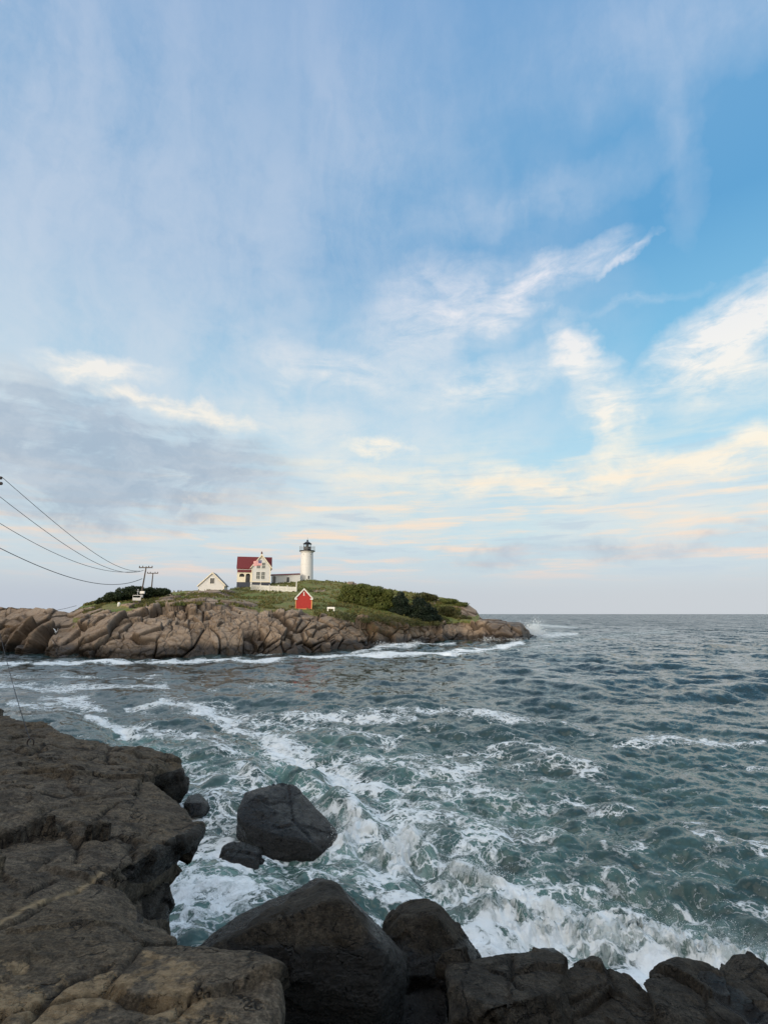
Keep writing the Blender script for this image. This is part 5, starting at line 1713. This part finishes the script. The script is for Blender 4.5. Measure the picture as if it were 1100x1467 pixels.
def foliage_mesh(name, lobes, n, size):
    """n small leaf faces gathered in clumps over a handful of ellipsoid lobes (centre, radii)"""
    vol = np.array([l[1][0] * l[1][1] * l[1][2] for l in lobes]) ** 0.75
    which = RNG.choice(len(lobes), n, p=vol / vol.sum())
    C = np.array([l[0] for l in lobes])[which]
    Rr = np.array([l[1] for l in lobes])[which]
    d = RNG.randn(n, 3)
    d /= np.linalg.norm(d, axis=1, keepdims=True)
    rad = RNG.uniform(0.35, 1.0, n) ** 0.45
    bump = 1 + 0.28 * fbm(d * 2.2 + which[:, None] * 7.7, 4, 5, 0.6)
    P = C + d * Rr * (rad * bump)[:, None]
    keep = fbm(P * 0.9 / max(size * 3, .5), 2, 9) > -0.42
    P, d = P[keep], d[keep]
    n = len(P)
    nrm = d + RNG.randn(n, 3) * 0.75
    nrm /= np.linalg.norm(nrm, axis=1, keepdims=True)
    a = np.cross(nrm, RNG.randn(n, 3))
    a /= np.linalg.norm(a, axis=1, keepdims=True)
    b = np.cross(nrm, a)
    s = (size * RNG.uniform(0.55, 1.35, n))[:, None]
    V = np.stack([P - a * s * .55, P - b * s * .3, P + a * s * .75, P + b * s * .3], 1).reshape(-1, 3)
    return quads_mesh(name, V, np.arange(n * 4).reshape(-1, 4))


def shrub(name, cat, label, parts, Y, mat, n, size, group, depth=None, trunk=True):
    """parts: lobes in photo pixels (px, py, rx, ry)"""
    sc = Y / 760.0
    cx = sum(p[0] for p in parts) / len(parts)
    g0 = ground_at(cx, Y)
    o = empty(name, g0, label, cat, 0, group)
    lobes = []
    for (px, py, rx, ry) in parts:
        c = pix(px, py, Y) - g0
        c.y += RNG.uniform(-1, 1) * rx * sc * .25
        lobes.append((tuple(c), (rx * sc, (depth or max(rx, ry) * .8) * sc, ry * sc)))
    me = foliage_mesh('crown', lobes, n, size)
    link_mesh('crown', me, M[mat], o)
    if trunk:
        t = MB()
        t.tube([(0, 0, -.8), (0.05, 0, .5), tuple(Vector(lobes[0][0]))], .16, 7, .06)
        for l in lobes[1:]:
            t.tube([(0, 0, -.2), tuple(Vector(l[0]) * .5 + Vector((0, 0, .1))), l[0]], .10, 6, .03)
        t.build('trunk', M['pole'], o)
    return o


def build_shrubs():
    gl = 'dark shrubs on the left rise'
    shrub('shrub', 'shrub', 'low dark shrub at the left end of the thicket, sloping to the rocks', [(150, 860, 12, 5), (162, 855, 14, 7), (142, 863, 7, 3)], 101, 'leaf_dark', 5200, .27, gl)
    shrub('shrub', 'shrub', 'tall dark shrub directly behind the white cable car box', [(180, 850, 17, 9), (194, 848, 14, 9), (172, 858, 14, 7)], 103, 'leaf_dark', 7500, .27, gl)
    shrub('shrub', 'shrub', 'dark shrub at the right end of the left thicket, beyond the leaning pole', [(212, 850, 14, 9), (228, 848, 13, 6), (238, 848, 8, 4), (206, 858, 12, 6)], 106, 'leaf_dark', 6500, .27, gl)
    gr = 'light green bushes on the right slope'
    shrub('bush', 'bush', 'light green bush at the left of the right-hand thicket', [(502, 846, 15, 9), (494, 858, 11, 9), (512, 858, 14, 10)], 126, 'leaf_light', 8000, .30, gr)
    shrub('bush', 'bush', 'largest light green bush, its rounded top on the skyline', [(520, 843, 14, 7), (535, 848, 17, 9), (528, 861, 18, 10), (548, 858, 12, 9)], 126, 'leaf_light', 10500, .30, gr)
    shrub('bush', 'bush', 'light green bush touching the dark evergreen tree', [(555, 852, 10, 8), (560, 864, 10, 9), (545, 869, 14, 6)], 125, 'leaf_light', 6000, .29, gr)
    gd = 'dark evergreens on the right slope'
    shrub('evergreen_tree', 'tree', 'peaked dark evergreen tree, tallest of the dark trees', [(574, 853, 6, 6), (573, 862, 12, 9), (575, 875, 16, 11), (564, 878, 10, 8)], 124, 'leaf_conifer', 10000, .27, gd)
    shrub('evergreen_tree', 'tree', 'rounded dark evergreen right of the peaked one', [(600, 862, 10, 6), (603, 872, 16, 11), (595, 884, 14, 8), (612, 886, 13, 8)], 124, 'leaf_conifer', 10000, .27, gd)
    shrub('evergreen_tree', 'tree', 'low dark evergreen reaching down to the cliff edge', [(622, 886, 11, 7), (618, 877, 9, 8), (627, 893, 7, 4)], 126, 'leaf_conifer', 5000, .26, gd)
    go = 'olive bushes near the point'
    shrub('bush', 'bush', 'olive bush on the skyline above the rounded evergreen', [(606, 854, 13, 5), (618, 856, 10, 5), (596, 857, 7, 4)], 142, 'leaf_mid', 4500, .30, go)
    shrub('bush', 'bush', 'olive bush on the slope beside the low dark evergreen', [(640, 873, 12, 5), (648, 879, 12, 5), (634, 880, 10, 6)], 135, 'leaf_mid', 4500, .26, go)
    shrub('bush', 'bush', 'green bush along the crest near the rocky point', [(642, 861, 14, 3.5), (660, 866, 11, 3.5)], 144, 'leaf_light', 3600, .28, go)
    shrub('bush', 'bush', 'olive bush at the cliff edge nearest the rocky point', [(657, 884, 11, 4), (668, 886, 8, 3)], 134, 'leaf_mid', 2600, .25, go)
    # scrubby ground cover along the cliff edges
    lob = []
    for px in np.linspace(486, 640, 46):
        lob.append((px + RNG.uniform(-2, 2), RNG.uniform(880, 893) if px > 560 else RNG.uniform(876, 886)))
    V = []
    for px, py in lob:
        yw, y1, d1, y2, d2, y3, d3 = [float(v) for v in isl_profile(np.array([px], float))]
        Y = d1 + RNG.uniform(-1, 5)
        c = ground_at(px, Y)
        V.append((tuple(c + Vector((0, 0, .15))), (RNG.uniform(.8, 1.8), 1.2, RNG.uniform(.4, .8))))
    o = link_mesh('ground_cover', foliage_mesh('ground_cover', V, 9000, .22), M['leaf_mid'])
    tag(o, 'brown-green low scrub along the island cliff edge', 'scrub', None, 'stuff')
    # grass tufts over the lawn and in the pockets of the rock
    n = 26000
    px = RNG.uniform(120, 660, n)
    yw, y1, d1, y2, d2, y3, d3 = isl_profile(px)
    t = RNG.uniform(0, 1, n) ** 1.3
    D = d1 + 1.0 + (d3 - d1) * t
    k = np.clip((D - d1) / (d2 - d1), 0, 1)
    k2 = np.clip((D - d2) / (d3 - d2), 0, 1)
    py = np.where(D < d2, y1 + (y2 - y1) * k, y2 + (y3 - y2) * k2)
    q = (py - CY) / FPX
    tt = D / (CP + q * SP)
    P = np.stack([(px - CX) / FPX * tt, D, H + (SP - q * CP) * tt], 1)
    dens = fbm(P * 0.25, 3, 77) > -0.05
    P = P[dens]
    n = len(P)
    hgt = RNG.uniform(.18, .42, n)
    a = RNG.uniform(0, math.pi, n)
    wv = np.stack([np.cos(a), np.sin(a), 0 * a], 1) * RNG.uniform(.10, .22, n)[:, None]
    up = np.stack([RNG.randn(n) * .08, RNG.randn(n) * .08, hgt], 1)
    lo = P - np.array([0, 0, .1])
    V = np.stack([lo - wv, lo + wv, P + wv * .5 + up, P - wv * .5 + up], 1).reshape(-1, 3)
    o = link_mesh('grass', quads_mesh('grass', V, np.arange(n * 4).reshape(-1, 4)), M['blade'])
    tag(o, 'short tufted green and straw grass over the island lawn', 'grass', None, 'stuff')


build_shrubs()


# ------------------------------------------------------------------ spray thrown up by the breaking waves
def build_spray():
    m = bpy.data.materials.new('spray_water')
    m.use_nodes = True
    g = G(m.node_tree)
    b = g.n('ShaderNodeBsdfPrincipled', {'Base Color': (0.82, 0.86, 0.87), 'Roughness': 0.45, 'Specular IOR Level': 0.4})
    g.t.links.new(b.outputs[0], g.n('ShaderNodeOutputMaterial').inputs[0])
    rs = np.random.RandomState(4)
    tet = np.array([(1, 0, -.6), (-.5, .87, -.6), (-.5, -.87, -.6), (0, 0, 1.0)]) * 0.8
    tri = np.array([(0, 2, 1), (0, 1, 3), (1, 2, 3), (2, 0, 3)])
    # (polyline of px,py on the water; count, height, spread, drop size)
    src = [([(690, 1310), (760, 1325), (850, 1325), (950, 1345), (1050, 1368), (1120, 1390)], 3500, .40, .34, .0045),
           ([(590, 1198), (565, 1240)], 2500, .40, .26, .007), ([(640, 1250), (710, 1262)], 2200, .35, .25, .007), ([(485, 1222), (506, 1188)], 2200, .5, .2, .007),
           ([(540, 927), (600, 922)], 1000, .9, .6, .05), ([(748, 914), (772, 908)], 6000, 3.4, 1.1, .09), ([(690, 919), (745, 918)], 900, .8, .6, .05), ([(320, 1118), (345, 1110)], 700, .35, .2, .008)]
    V = []
    for pts, n, hgt, spr, sz in src:
        W = [pixz(*p) for p in pts]
        seg = rs.randint(0, len(W) - 1, n)
        t = rs.rand(n)
        A = np.array([tuple(w) for w in W])
        P = A[seg] + (A[seg + 1] - A[seg]) * t[:, None]
        cl = np.clip(fbm(P * (1.2 if sz < .03 else .25), 3, 5, .6) * .9 + .55, .05, 1.4)
        P[:, 0] += rs.randn(n) * spr
        P[:, 1] += rs.randn(n) * spr
        P[:, 2] += .15 + hgt * cl * rs.beta(1.1, 2.6, n) * 1.6
        s = sz * rs.lognormal(0, .45, n)
        V.append((P[:, None, :] + tet[None] * s[:, None, None]).reshape(-1, 3))
    V = np.concatenate(V)
    n = len(V) // 4
    F = (tri[None] + (np.arange(n) * 4)[:, None, None]).reshape(-1, 3)
    o = link_mesh('sea_spray', quads_mesh('sea_spray', V, F, 3), m)
    tag(o, 'white droplets of spray above the breaking waves', 'spray', None, 'stuff')


build_spray()
